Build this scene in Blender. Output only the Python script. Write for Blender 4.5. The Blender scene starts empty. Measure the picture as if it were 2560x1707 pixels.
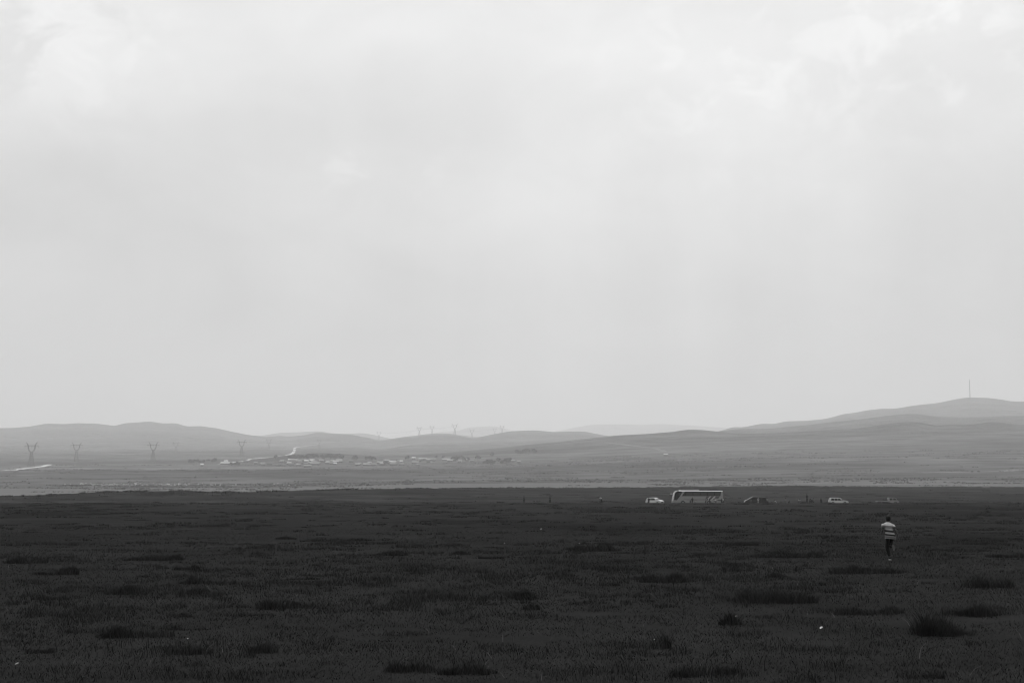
import bpy, bmesh, math, random
import numpy as np
from mathutils import Vector, Matrix
R = math.radians
random.seed(7)
sc = bpy.context.scene
col = sc.collection

# ------------------------------------------------------------------ camera
F = 2560 * 50 / 36.0          # focal length in pixels of the 2560 px wide photograph
YH = 1231.0                   # eye level in the photograph
PITCH = math.atan((YH - 853.5) / F)
CAMZ = 2.6
cam_d = bpy.data.cameras.new('camera'); cam_d.lens = 50; cam_d.sensor_width = 36
cam_d.clip_start = 0.1; cam_d.clip_end = 80000
cam = bpy.data.objects.new('camera', cam_d); col.objects.link(cam)
cam.location = (0, 0, CAMZ); cam.rotation_euler = (R(90) + PITCH, 0, 0)
sc.camera = cam
sc.view_settings.view_transform = 'Standard'; sc.view_settings.look = 'None'
sc.view_settings.exposure = 0.0; sc.view_settings.gamma = 1.0
sc.cycles.volume_bounces = 4
sc.cycles.max_bounces = 6
sc.cycles.filter_width = 1.1

# ------------------------------------------------------------------ node helper
class NT:
    def __init__(s, tree): s.t = tree; s.n = tree.nodes; s.l = tree.links
    def new(s, kind, **kw):
        n = s.n.new(kind)
        for k, v in kw.items(): setattr(n, k, v)
        return n
    def put(s, sock, v):
        if isinstance(v, bpy.types.NodeSocket): s.l.new(v, sock)
        elif v is not None: sock.default_value = v
    def math(s, op, a, b=None, c=None, clamp=False):
        n = s.new('ShaderNodeMath', operation=op); n.use_clamp = clamp
        s.put(n.inputs[0], a); s.put(n.inputs[1], b); s.put(n.inputs[2], c)
        return n.outputs[0]
    def vmath(s, op, a, b=None, out=0):
        n = s.new('ShaderNodeVectorMath', operation=op)
        s.put(n.inputs[0], a)
        if b is not None: s.put(n.inputs[1], b)
        return n.outputs[out]
    def ramp(s, v, a, b, c, d, smooth=True):
        n = s.new('ShaderNodeMapRange'); n.clamp = True
        if smooth: n.interpolation_type = 'SMOOTHSTEP'
        s.put(n.inputs[0], v)
        for i, x in enumerate((a, b, c, d)): s.put(n.inputs[i + 1], x)
        return n.outputs[0]
    def noise(s, vec, scale, detail=4, rough=.55, dist=0.0):
        n = s.new('ShaderNodeTexNoise'); s.put(n.inputs['Vector'], vec)
        n.inputs['Scale'].default_value = scale; n.inputs['Detail'].default_value = detail
        n.inputs['Roughness'].default_value = rough; n.inputs['Distortion'].default_value = dist
        return n.outputs[0]
    def vec(s, v, sx, sy, sz):
        n = s.new('ShaderNodeMapping'); s.put(n.inputs[0], v)
        n.inputs['Scale'].default_value = (sx, sy, sz); return n.outputs[0]

def ray(x, y):
    """photo pixel -> (X/Y, Z/Y) of the viewing direction"""
    u = (x - 1280.0) / F; v = (853.5 - y) / F
    dy = math.cos(PITCH) - v * math.sin(PITCH); dz = v * math.cos(PITCH) + math.sin(PITCH)
    return u / dy, dz / dy
def P(x, y, D):
    a, e = ray(x, y); return Vector((a * D, D, CAMZ + e * D))

# ------------------------------------------------------------------ sky
SUN_EL, SUN_AZ = R(37), R(5)
w = bpy.data.worlds.new('World'); sc.world = w; w.use_nodes = True
T = NT(w.node_tree); T.n.clear()
sky = T.new('ShaderNodeTexSky', sky_type='NISHITA'); sky.sun_disc = False
sky.sun_elevation = SUN_EL; sky.sun_rotation = SUN_AZ
bw = T.new('ShaderNodeRGBToBW'); T.l.new(sky.outputs[0], bw.inputs[0])
nish = T.math('MULTIPLY', bw.outputs[0], 0.10)
dirv = T.vmath('NORMALIZE', T.new('ShaderNodeTexCoord').outputs['Generated'])
sep = T.new('ShaderNodeSeparateXYZ'); T.l.new(dirv, sep.inputs[0])
front = T.ramp(T.math('ADD', sep.outputs[1], T.math('MULTIPLY', sep.outputs[2], .25)), -0.55, 0.70, 0.20, 0.88)
def dvec(x, y):
    a, e = ray(x, y); v = Vector((a, 1, e)).normalized(); return v
def blob(x, y, r, sx=1.0, sy=1.0):
    c = dvec(x, y)
    dd = T.vmath('SUBTRACT', dirv, tuple(c))
    ss = T.vmath('MULTIPLY', dd, (1 / sx, 1.0, 1 / sy))
    return T.ramp(T.vmath('LENGTH', ss, out=1), 0.0, r / F, 1.0, 0.0)
big = T.noise(T.vec(dirv, 1, 1, 2.2), 3.2, 5, .5)
mid = T.noise(T.vec(dirv, 1, 1, 1.6), 9.0, 6, .55, .6)
wisp = T.noise(T.vec(dirv, 1, 1, 1.3), 24.0, 8, .55, .5)
ridge = T.math('SUBTRACT', 1.0, T.math('MULTIPLY', T.math('ABSOLUTE', T.math('SUBTRACT', wisp, .5)), 7.0), clamp=True)
wz = T.math('ADD', T.math('ADD', blob(130, 90, 420, 1.1, .8), T.math('MULTIPLY', blob(1900, 190, 620, 1.1, .7), .45)), T.math('ADD', T.math('MULTIPLY', blob(2440, 60, 420), .5), T.math('MULTIPLY', blob(900, 420, 300, 1.2, .5), .45)), clamp=True)
cl = T.math('ADD', 0.87, T.math('MULTIPLY', T.math('SUBTRACT', big, .5), .30))
cl = T.math('ADD', cl, T.math('MULTIPLY', T.math('SUBTRACT', mid, .5), .22))
cl = T.math('ADD', cl, T.math('MULTIPLY', T.math('MULTIPLY', T.math('ADD', T.math('MULTIPLY', T.math('MULTIPLY', ridge, .8), blob(150, 80, 600)), T.ramp(wisp, .5, .68, 0, 1)), wz), .20))
cl = T.math('ADD', cl, T.math('MULTIPLY', blob(1900, 330, 1000, 1.2, .8), .07))
cl = T.math('ADD', cl, T.math('MULTIPLY', blob(2500, 0, 700), .0))
cl = T.math('SUBTRACT', cl, T.math('MULTIPLY', blob(1000, 290, 650, 1.35, .38), .13))
cl = T.math('SUBTRACT', cl, T.math('MULTIPLY', blob(150, 460, 700, 1.0, .35), .08))
cl = T.math('SUBTRACT', cl, T.math('MULTIPLY', blob(2500, 800, 700, 1.0, .6), .05))
cl = T.math('ADD', cl, T.math('MULTIPLY', T.math('MULTIPLY', T.math('SUBTRACT', T.noise(T.vec(dirv, 1, 1, .12), 13.0, 3, .5), .5), T.ramp(sep.outputs[2], .08, .30, 1.0, .3)), T.math('ADD', .12, T.math('MULTIPLY', blob(1750, 700, 1300), .38))))  # vertical streaks: light shafts painted into the sky brightness
lum = T.math('MULTIPLY', T.math('MULTIPLY', cl, front), T.math('MULTIPLY', T.ramp(sep.outputs[2], .34, .60, 1.0, 2.1), T.ramp(sep.outputs[2], 0.02, .36, .70, 1.11)))
lum = T.math('ADD', T.math('MULTIPLY', lum, 0.93), T.math('MULTIPLY', nish, 0.03))
lum = T.math('MULTIPLY', lum, T.ramp(sep.outputs[2], -0.05, 0.0, 0.12, 1.0))
comb = T.new('ShaderNodeCombineColor')
for i in range(3): T.l.new(lum, comb.inputs[i])
bg = T.new('ShaderNodeBackground'); T.l.new(comb.outputs[0], bg.inputs[0]); bg.inputs[1].default_value = 1.0
wo = T.new('ShaderNodeOutputWorld'); T.l.new(bg.outputs[0], wo.inputs[0])

sd = bpy.data.lights.new('sun', 'SUN'); sd.energy = 0.8; sd.angle = R(25); sd.color = (1, 1, 1)
sun = bpy.data.objects.new('sun', sd); col.objects.link(sun)
sun.rotation_euler = Vector((-math.sin(SUN_AZ) * math.cos(SUN_EL), -math.cos(SUN_AZ) * math.cos(SUN_EL), -math.sin(SUN_EL))).to_track_quat('-Z', 'Y').to_euler()

# ------------------------------------------------------------------ materials
MATS = {}
def gray(name, v, rough=.8, spec=.3, var=0.0, scale=3.0, metal=0.0, coat=0.0):
    if name in MATS: return MATS[name]
    m = bpy.data.materials.new(name); m.use_nodes = True; N = NT(m.node_tree)
    b = N.n['Principled BSDF']
    b.inputs['Base Color'].default_value = (v, v, v, 1); b.inputs['Roughness'].default_value = rough
    b.inputs['Specular IOR Level'].default_value = spec; b.inputs['Metallic'].default_value = metal
    b.inputs['Coat Weight'].default_value = coat
    if var:
        f = N.ramp(N.noise(N.new('ShaderNodeTexCoord').outputs['Object'], scale, 5), .3, .7, v * (1 - var), v * (1 + var), False)
        c = N.new('ShaderNodeCombineColor')
        for i in range(3): N.l.new(f, c.inputs[i])
        N.l.new(c.outputs[0], b.inputs['Base Color'])
    MATS[name] = m; return m

# ------------------------------------------------------------------ tagging / linking
def tag(o, label=None, cat=None, group=None, kind=None):
    if label: o['label'] = label
    if cat: o['category'] = cat
    if group: o['group'] = group
    if kind: o['kind'] = kind
    return o
def link(o, parent=None):
    col.objects.link(o)
    if parent is not None: o.parent = parent
    return o
def empty(name, loc=(0, 0, 0), rz=0.0):
    o = bpy.data.objects.new(name, None); o.location = loc; o.rotation_euler = (0, 0, rz); o.empty_display_size = .2
    return link(o)
def copy_tree(o, parent=None):
    c = o.copy(); col.objects.link(c)
    if parent is not None: c.parent = parent
    for ch in o.children: copy_tree(ch, c)
    return c
def np_mesh(name, verts, faces, mat, parent=None, smooth=False, k=None):
    """verts (n,3), faces (m,k) numpy"""
    me = bpy.data.meshes.new(name)
    verts = np.asarray(verts, np.float32); faces = np.asarray(faces, np.int32)
    m, k = faces.shape
    me.vertices.add(len(verts)); me.vertices.foreach_set('co', verts.ravel())
    me.loops.add(m * k); me.loops.foreach_set('vertex_index', faces.ravel())
    me.polygons.add(m); me.polygons.foreach_set('loop_start', np.arange(m, dtype=np.int32) * k)
    me.polygons.foreach_set('loop_total', np.full(m, k, np.int32))
    me.update(calc_edges=True)
    if smooth: me.polygons.foreach_set('use_smooth', np.ones(m, bool))
    me.materials.append(mat)
    return link(bpy.data.objects.new(name, me), parent)

class MB:
    def __init__(s): s.v = []; s.f = []
    def add(s, vs, fs):
        b = len(s.v); s.v += [tuple(p) for p in vs]; s.f += [tuple(b + i for i in f) for f in fs]; return s
    def box(s, c, d, rz=0.0):
        cx, cy, cz = c; hx, hy, hz = d[0] / 2, d[1] / 2, d[2] / 2; vs = []
        for z in (-hz, hz):
            for x, y in ((-hx, -hy), (hx, -hy), (hx, hy), (-hx, hy)):
                vs.append((cx + x * math.cos(rz) - y * math.sin(rz), cy + x * math.sin(rz) + y * math.cos(rz), cz + z))
        return s.add(vs, [(3, 2, 1, 0), (4, 5, 6, 7), (0, 1, 5, 4), (1, 2, 6, 5), (2, 3, 7, 6), (3, 0, 4, 7)])
    def bar(s, a, b, r, n=4, r2=None):
        a, b = Vector(a), Vector(b); d = (b - a)
        if d.length < 1e-6: return s
        q = d.to_track_quat('Z', 'Y'); r2 = r if r2 is None else r2; vs = []
        for p, rr in ((a, r), (b, r2)):
            for i in range(n):
                t = 2 * math.pi * (i + .5) / n
                vs.append(p + q @ Vector((rr * math.cos(t), rr * math.sin(t), 0)))
        fs = [tuple(reversed(range(n))), tuple(range(n, 2 * n))] + [(i, (i + 1) % n, n + (i + 1) % n, n + i) for i in range(n)]
        return s.add(vs, fs)
    def prism(s, poly, y0, y1):
        """closed polygon in x,z extruded along y"""
        n = len(poly)
        vs = [(x, y0, z) for x, z in poly] + [(x, y1, z) for x, z in poly]
        return s.add(vs, [tuple(range(n)), tuple(reversed(range(n, 2 * n)))] + [(i, n + i, n + (i + 1) % n, (i + 1) % n) for i in range(n)])
    def build(s, name, mat, parent=None, bevel=0, smooth=False, fix=True):
        me = bpy.data.meshes.new(name); me.from_pydata(s.v, [], s.f)
        if fix or bevel:
            bm = bmesh.new(); bm.from_mesh(me); bmesh.ops.recalc_face_normals(bm, faces=bm.faces)
            if bevel:
                es = [e for e in bm.edges if len(e.link_faces) == 2 and e.calc_face_angle(0) > R(40)]
                bmesh.ops.bevel(bm, geom=es, offset=bevel, segments=2, affect='EDGES', clamp_overlap=True)
            bm.to_mesh(me); bm.free()
        if smooth:
            for p in me.polygons: p.use_smooth = True
        me.materials.append(mat)
        return link(bpy.data.objects.new(name, me), parent)

# ------------------------------------------------------------------ terrain
AX = np.linspace(-0.62, 0.62, 3101)
def gsm(v, s):
    k = np.exp(-0.5 * (np.arange(-4 * s, 4 * s + 1) / s) ** 2); k /= k.sum()
    return np.convolve(np.pad(v, 4 * s, mode='edge'), k, mode='valid')
def rowY(pts, s=9):
    a = []; e = []
    for x, y in pts:
        aa, ee = ray(x, y); a.append(aa); e.append(ee)
    return gsm(np.interp(AX, a, e), s)
def rowD(pts, s=60):
    return gsm(np.interp(AX, [ray(x, 1180)[0] for x, _ in pts], [d for _, d in pts]), s)
ROWS = []      # (D(AX), Z(AX))
def rz_(D, z): ROWS.append((np.full_like(AX, D), np.full_like(AX, z)))
def ry_(D, pts, dz=0, s=9):
    d = D if isinstance(D, np.ndarray) else np.full_like(AX, float(D))
    ROWS.append((d, CAMZ + rowY(pts, s) * d + dz))
rz_(0, 0); rz_(120, 0.0); rz_(200, .12); rz_(255, .42)
ry_(300, [(-400, 1258), (600, 1256.5), (1300, 1256.3), (1700, 1256.8), (2100, 1257), (2560, 1256.5), (2900, 1256)])
rz_(342, -.30); rz_(385, -.12)
ED = rowD([(-400, 430), (0, 440), (500, 470), (900, 520), (1280, 640), (1700, 760), (2560, 840)])
EDGE = [(-500, 1244), (0, 1240), (60, 1238.8), (120, 1237), (200, 1232.5), (290, 1228.5), (380, 1226.8), (450, 1227), (500, 1230), (560, 1230.5), (640, 1229), (720, 1227), (900, 1222.5), (1060, 1221), (1200, 1219.8), (1300, 1220), (1400, 1219.6), (1500, 1219), (1600, 1218.5), (1700, 1217), (1850, 1215.3), (1990, 1214.3), (2100, 1215.5), (2200, 1217), (2400, 1217), (2560, 1218), (3000, 1219)]
ry_(ED, EDGE, s=7)
zc = ROWS[-1][1]
ROWS.append((ED + 220, zc - 7.0)); ROWS.append((np.full_like(AX, 1210.), np.minimum(zc - 8.5, -3)))
ry_(1480, [(-400, 1226), (0, 1226), (700, 1224), (1000, 1215), (1500, 1211), (2200, 1207), (2560, 1206)])
ry_(1850, [(-400, 1206), (0, 1206), (700, 1204), (1300, 1194), (2000, 1186), (2560, 1182)])
ry_(2300, [(-400, 1177), (0, 1176.5), (150, 1175.5), (300, 1175.5), (460, 1176), (640, 1174.5), (740, 1170.5), (820, 1171), (900, 1172), (1000, 1173), (1150, 1172), (1300, 1168), (1500, 1160), (2000, 1148), (2560, 1142)])
ry_(2450, [(-400, 1177), (0, 1176.8), (640, 1175), (1000, 1172), (1300, 1164), (1600, 1154), (2000, 1141), (2560, 1134)])
ry_(2800, [(-400, 1163), (0, 1163), (640, 1162), (1000, 1160), (1300, 1154), (1600, 1142), (2000, 1128), (2560, 1118)])
ry_(3150, [(-400, 1153), (0, 1153), (560, 1152), (670, 1143), (736, 1134), (763, 1132.5), (792, 1130.5), (818, 1131), (869, 1134), (913, 1137.5), (980, 1140), (1060, 1141), (1165, 1139), (1240, 1134), (1309, 1132), (1440, 1125), (1600, 1116), (1900, 1107), (2200, 1103), (2560, 1096)])
ry_(3400, [(-400, 1150), (0, 1150), (500, 1149), (640, 1148), (736, 1143), (900, 1144), (1000, 1141), (1130, 1135), (1240, 1127), (1330, 1121), (1440, 1113), (1600, 1103), (1850, 1096), (2200, 1088), (2560, 1080)])
ry_(3750, [(-400, 1143), (0, 1143), (500, 1141), (736, 1139), (900, 1137), (1000, 1137.5), (1099, 1131.5), (1165, 1126), (1232, 1120), (1309, 1111.5), (1420, 1102), (1470, 1096), (1524, 1091.5), (1550, 1089), (1610, 1086.5), (1650, 1083), (1680, 1081), (1715, 1075.3), (1750, 1076), (1785, 1079.5), (1850, 1086), (1950, 1084), (2060, 1078), (2140, 1073), (2194, 1065), (2229, 1060), (2270, 1056), (2309, 1057), (2335, 1065), (2378, 1061), (2401, 1063), (2447, 1058), (2486, 1053), (2527, 1058), (2560, 1062), (2700, 1060), (3000, 1070)])
ry_(4350, [(-400, 1136), (0, 1136), (500, 1134), (800, 1131), (1000, 1137), (1200, 1131), (1309, 1124), (1400, 1117), (1524, 1108), (1700, 1094), (1785, 1098), (1950, 1100), (2060, 1096), (2200, 1084), (2300, 1077), (2400, 1080), (2486, 1072), (2560, 1080), (3000, 1085)])
ry_(5200, [(-400, 1128), (0, 1129), (500, 1128), (800, 1122), (900, 1123), (950, 1127), (1010, 1115), (1080, 1112), (1300, 1112), (1420, 1104), (1524, 1102), (1650, 1091), (1785, 1079.5), (1850, 1071), (1905, 1071), (1948, 1068), (2013, 1062), (2068, 1055), (2160, 1043), (2194, 1038), (2229, 1034.5), (2270, 1033), (2298, 1034), (2325, 1040), (2355, 1044), (2390, 1045), (2481, 1043), (2527, 1039), (2560, 1038), (2700, 1036), (3000, 1045)])
ry_(5900, [(-400, 1116), (0, 1117), (500, 1119), (800, 1113), (950, 1122), (1100, 1110), (1400, 1100), (1524, 1104), (1700, 1098), (1785, 1094), (1850, 1088), (1950, 1084), (2068, 1070), (2194, 1055), (2298, 1050), (2355, 1060), (2481, 1058), (2560, 1054), (3000, 1060)])
RA = [(-500, 1083), (-150, 1070), (0, 1075.3), (30, 1075), (72, 1071), (117, 1062), (160, 1061.5), (193, 1058.5), (234, 1059), (286, 1065), (313, 1059.5), (373, 1056.5), (408, 1061.5), (441, 1061), (463, 1067), (503, 1068.5), (544, 1075), (582, 1084), (618, 1091), (648, 1094), (663, 1096.5), (699, 1092.5), (725, 1094), (758, 1090.5), (792, 1083), (825, 1085.5), (869, 1086.5), (891, 1089), (924, 1097), (946, 1103.5), (973, 1100), (1006, 1094.5), (1041, 1091.5), (1061, 1088), (1106, 1086.5), (1128, 1087), (1152, 1090), (1185, 1097), (1221, 1091), (1254, 1086), (1276, 1082.5), (1338, 1079.5), (1382, 1083), (1420, 1080), (1460, 1080), (1490, 1085), (1513, 1090), (1560, 1096), (1700, 1094), (1785, 1080), (1810, 1074), (1830, 1067.5), (1855, 1069), (1905, 1060.5), (1935, 1061), (1965, 1054), (2013, 1052), (2068, 1047), (2111, 1035), (2135, 1034.5), (2160, 1028.6), (2209, 1023.5), (2236, 1024.5), (2286, 1016), (2348, 1010), (2392, 1000.5), (2418, 995.7), (2430, 995.5), (2472, 996.5), (2509, 1000.5), (2527, 1004.5), (2560, 1005.5), (2700, 1012), (3000, 1030)]
ry_(rowD([(-400, 8800), (600, 8800), (1000, 6600), (1400, 7000), (1850, 7300), (2560, 7300)]), RA, s=4)
ry_(9400, [(x, y + (10 if not 900 < x < 1290 else 2.5)) for x, y in RA])
ry_(10400, [(-400, 1095), (600, 1100), (900, 1103), (1060, 1089), (1100, 1088), (1150, 1089), (1200, 1094), (1270, 1090), (1400, 1096), (1700, 1100), (2000, 1080), (2560, 1060)])
ry_(12300, [(-400, 1098), (600, 1096), (659, 1091), (699, 1083), (736, 1081.5), (769, 1079), (796, 1077), (818, 1081), (836, 1084), (880, 1086), (900, 1084.5), (920, 1087), (957, 1095), (975, 1099.5), (1050, 1105), (1300, 1110), (2560, 1100)], s=5)
ry_(14200, [(-400, 1115), (1000, 1122), (2560, 1112)])
ry_(16200, [(-400, 1105), (900, 1108), (1020, 1096), (1088, 1081), (1112, 1077.5), (1132, 1079), (1150, 1075), (1170, 1067), (1232, 1064), (1254, 1070), (1276, 1078), (1330, 1087), (1400, 1076), (1440, 1069), (1480, 1062), (1545, 1060), (1600, 1062), (1665, 1060), (1741, 1064), (1796, 1069), (1850, 1075), (2000, 1085), (2560, 1090)], s=6)
ry_(18000, [(-400, 1120), (2560, 1120)])
ry_(19500, [(-400, 1125), (2560, 1125)])

RD = np.array([r[0] for r in ROWS]); RZ = np.array([r[1] for r in ROWS]); K = len(ROWS)
H_ = np.diff(RD, axis=0); DEL = np.diff(RZ, axis=0) / H_
SL = np.zeros_like(RZ)
for k in range(1, K - 1):                       # monotone cubic in distance, one curve per direction
    d0, d1 = DEL[k - 1], DEL[k]; same = d0 * d1 > 0
    w1 = 2 * H_[k] + H_[k - 1]; w2 = H_[k] + 2 * H_[k - 1]
    with np.errstate(divide='ignore', invalid='ignore'):
        SL[k] = np.where(same, (w1 + w2) / (w1 / np.where(d0 == 0, 1, d0) + w2 / np.where(d1 == 0, 1, d1)), 0)
rng = np.random.default_rng(3)
LAT = rng.random((256, 256))
def vn(x, y):
    xi = np.floor(x).astype(np.int64); yi = np.floor(y).astype(np.int64); fx = x - xi; fy = y - yi
    fx = fx * fx * (3 - 2 * fx); fy = fy * fy * (3 - 2 * fy)
    g = lambda i, j: LAT[(xi + i) & 255, (yi + j) & 255]
    return (g(0, 0) * (1 - fx) + g(1, 0) * fx) * (1 - fy) + (g(0, 1) * (1 - fx) + g(1, 1) * fx) * fy - .5
def sst(x, a, b):
    t = np.clip((x - a) / (b - a), 0, 1); return t * t * (3 - 2 * t)
def terr(X, Y):
    X = np.atleast_1d(np.asarray(X, float)); Y = np.atleast_1d(np.asarray(Y, float))
    r = np.hypot(X, Y); az = np.clip(np.arctan2(X, Y), -math.atan(.6), math.atan(.6))
    a = np.tan(az); D = np.clip(r * np.cos(az), 0, 19499)
    fi = (a - AX[0]) / (AX[1] - AX[0]); i0 = np.clip(fi.astype(int), 0, len(AX) - 2); fr = fi - i0
    z = np.zeros_like(D); 
    rd = RD[:, i0] * (1 - fr) + RD[:, i0 + 1] * fr
    k = np.clip((rd <= D).sum(axis=0) - 1, 0, K - 2); n = np.arange(len(D))
    def g(A, kk): return A[kk, i0] * (1 - fr) + A[kk, i0 + 1] * fr
    d0 = rd[k, n]; d1 = rd[k + 1, n]; z0 = g(RZ, k); z1 = g(RZ, k + 1); m0 = g(SL, k); m1 = g(SL, k + 1)
    h = d1 - d0; t = (D - d0) / h
    z = (2 * t**3 - 3 * t**2 + 1) * z0 + (t**3 - 2 * t**2 + t) * h * m0 + (-2 * t**3 + 3 * t**2) * z1 + (t**3 - t**2) * h * m1
    z += vn(X / 7, Y / 7) * .05 + vn(X / 2.1 + 9, Y / 2.1) * .025
    z += (vn(X / 45, Y / 45) * .5 + vn(X / 18, Y / 18) * .25) * sst(D, 500, 1200)
    z += vn(X / 330 + 5, Y / 330) * 5 * sst(D, 1500, 3500)
    z += (vn(X / 420 + 40, Y / 700) * 16 + vn(X / 190, Y / 260 + 7) * 6) * sst(D, 3900, 5000)
    return z
def tz(x, y): return float(terr([x], [y])[0])
DS = np.exp(np.linspace(math.log(12), math.log(19000), 2600))
def hit(x, y):
    """where the photo pixel's line of sight first meets the land"""
    a, e = ray(x, y); z = terr(a * DS, DS); l = CAMZ + e * DS
    i = np.argmax(z >= l)
    if z[i] < l[i]: i = len(DS) - 1
    D = DS[i]
    if i: 
        f0 = l[i - 1] - z[i - 1]; f1 = l[i] - z[i]; D = DS[i - 1] + (DS[i] - DS[i - 1]) * f0 / max(f0 - f1, 1e-9)
    return Vector((a * D, D, tz(a * D, D)))

# ground material
def land_material():
    m = bpy.data.materials.new('steppe'); m.use_nodes = True; N = NT(m.node_tree); b = N.n['Principled BSDF']
    co = N.new('ShaderNodeTexCoord').outputs['Object']
    sp = N.new('ShaderNodeSeparateXYZ'); N.l.new(co, sp.inputs[0]); Y = sp.outputs[1]
    flat = N.vec(co, 1, 1, 0)
    wide = N.vec(co, 1, 1.0, 0)
    n1 = N.noise(flat, .11, 5, .6); n2 = N.noise(flat, .9, 4, .6); n3 = N.noise(flat, 9, 3, .7); n4 = N.noise(N.vec(co, 1, .7, 0), .02, 6, .6); n5 = N.noise(N.vec(co, .5, 1.3, 0), .0045, 6, .62)
    v = N.ramp(n1, .35, .65, .020, .029, False)
    v = N.math('MULTIPLY', v, N.ramp(n2, .3, .7, .85, 1.12, False))
    v = N.math('MULTIPLY', v, N.ramp(n3, .3, .7, .78, 1.2, False))
    # darker weed growth in patches, then the valley floor's sunlight painted as a pale band, scrub behind it
    scrub = N.ramp(n4, .50, .60, 0, 1)
    v = N.math('MULTIPLY', v, N.math('SUBTRACT', 1.0, N.math('MULTIPLY', scrub, .40)))
    Yn = N.math('ADD', Y, N.math('MULTIPLY', N.math('SUBTRACT', n5, .5), 500))
    def within(a0, a1, b0, b1, s_=None): return N.math('MULTIPLY', N.ramp(Y if s_ is None else s_, a0, a1, 0, 1), N.ramp(Y if s_ is None else s_, b0, b1, 1, 0))
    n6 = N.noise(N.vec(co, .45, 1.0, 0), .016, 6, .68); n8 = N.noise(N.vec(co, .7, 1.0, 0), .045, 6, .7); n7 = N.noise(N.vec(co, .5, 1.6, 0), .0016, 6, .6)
    dry = N.math('MULTIPLY', N.ramp(Y, 850, 950, 0, 1), N.ramp(Yn, 1520, 1600, 1, 0))                      # pale strip, sunlight painted into its albedo
    plain = N.math('MULTIPLY', N.ramp(Yn, 1520, 1600, 0, 1), N.ramp(Y, 4300, 6000, 1, .8))
    pv_ = N.math('MULTIPLY', N.ramp(n6, .38, .62, .022, .098, False), N.ramp(n7, .38, .62, .6, 1.6, False))  # midground tones raised to stand for sunlight on the land
    near = N.ramp(Y, 850, 950, 1, 0)  # near plain kept dark, cloud shadow put into its colour
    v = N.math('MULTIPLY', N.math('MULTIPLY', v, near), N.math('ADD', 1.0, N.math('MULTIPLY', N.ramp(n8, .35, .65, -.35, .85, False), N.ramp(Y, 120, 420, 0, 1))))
    v = N.math('ADD', v, N.math('MULTIPLY', dry, N.ramp(n6, .3, .7, .095, .125, False)))
    v = N.math('ADD', v, N.math('MULTIPLY', plain, pv_))
    c = N.new('ShaderNodeCombineColor')
    for i in range(3): N.l.new(v, c.inputs[i])
    N.l.new(c.outputs[0], b.inputs['Base Color']); b.inputs['Roughness'].default_value = .95; b.inputs['Specular IOR Level'].default_value = .0
    bp = N.new('ShaderNodeBump'); bp.inputs['Strength'].default_value = .6; bp.inputs['Distance'].default_value = .06
    N.l.new(n3, bp.inputs['Height'])
    b2 = N.new('ShaderNodeBump'); b2.inputs['Strength'].default_value = 1.0; b2.inputs['Distance'].default_value = 1.0
    gl = N.math('MULTIPLY', N.noise(N.vec(co, 1, 1, 0), .0042, 7, .58, .4), N.ramp(Y, 2600, 4500, 0, 190))
    N.l.new(gl, b2.inputs['Height']); N.l.new(bp.outputs[0], b2.inputs['Normal']); N.l.new(b2.outputs[0], b.inputs['Normal'])
    return m
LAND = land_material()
fine = np.linspace(-.43, .43, 620)                       # tangent of direction, inside the view
azs = np.concatenate([np.arctan(fine), np.linspace(math.atan(.43), 2 * math.pi - math.atan(.43), 90)[1:-1]])
azs = np.sort(azs); NA = len(azs)
rows_r = np.concatenate([[1.0, 4.0, 8.0], np.exp(np.linspace(math.log(12), math.log(16000), 900)), [19400.0]])
def ring_r(r):      # inside the view the rows are straight lines across (constant distance), elsewhere arcs
    azc = np.clip(np.where(azs > math.pi, azs - 2 * math.pi, azs), -math.atan(.6), math.atan(.6))
    return r / np.cos(azc)
def land(name, i0, i1, centre=False):
    rr = rows_r[i0:i1]; XY = []
    for r in rr:
        q = ring_r(r) if r < 19000 else np.full(NA, 20600.0)
        XY.append(np.stack([q * np.sin(azs), q * np.cos(azs)], 1))
    XY = np.concatenate(XY); Z = np.concatenate([terr(XY[j:j + 60000, 0], XY[j:j + 60000, 1]) for j in range(0, len(XY), 60000)])
    V = np.column_stack([XY, Z]); nr = len(rr)
    i = np.arange(nr - 1)[:, None] * NA; j = np.arange(NA)[None, :]; j2 = (j + 1) % NA
    Fq = np.stack([i + j, i + NA + j, i + NA + j2, i + j2], -1).reshape(-1, 4)[:, ::-1]
    o = np_mesh(name, V, Fq, LAND, smooth=True)
    if centre:
        bm = bmesh.new(); bm.from_mesh(o.data); bm.verts.ensure_lookup_table()
        c = bm.verts.new((0, 0, 0)); bm.verts.ensure_lookup_table()
        for q in range(NA): f = bm.faces.new((bm.verts[q], bm.verts[(q + 1) % NA], c)); f.smooth = True
        bm.normal_update(); bm.to_mesh(o.data); bm.free()
    return o, Z.min()
def cut(D): return int(np.searchsorted(rows_r, D))
c1, c2, c3 = cut(1150), cut(3500), cut(10000)
zmin = 0
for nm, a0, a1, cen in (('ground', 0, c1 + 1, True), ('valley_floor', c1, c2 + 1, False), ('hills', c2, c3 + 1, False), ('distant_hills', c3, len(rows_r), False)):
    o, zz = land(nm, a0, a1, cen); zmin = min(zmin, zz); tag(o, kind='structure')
    if nm == 'ground': GROUND = o

# haze
hm = bpy.data.materials.new('haze_air'); hm.use_nodes = True; N = NT(hm.node_tree); N.n.clear()
pv = N.new('ShaderNodeVolumePrincipled'); pv.inputs['Color'].default_value = (1, 1, 1, 1); pv.inputs['Density'].default_value = 1.35e-4
pv.inputs['Anisotropy'].default_value = .45
ho = N.new('ShaderNodeOutputMaterial'); N.l.new(pv.outputs[0], ho.inputs['Volume'])
HZT = 880.0
b = MB().box((0, 0, (HZT + zmin - 1) / 2), (42000, 42000, HZT - zmin + 1)).build('haze', hm)
tag(b, kind='stuff')
exec_rest = True
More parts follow.
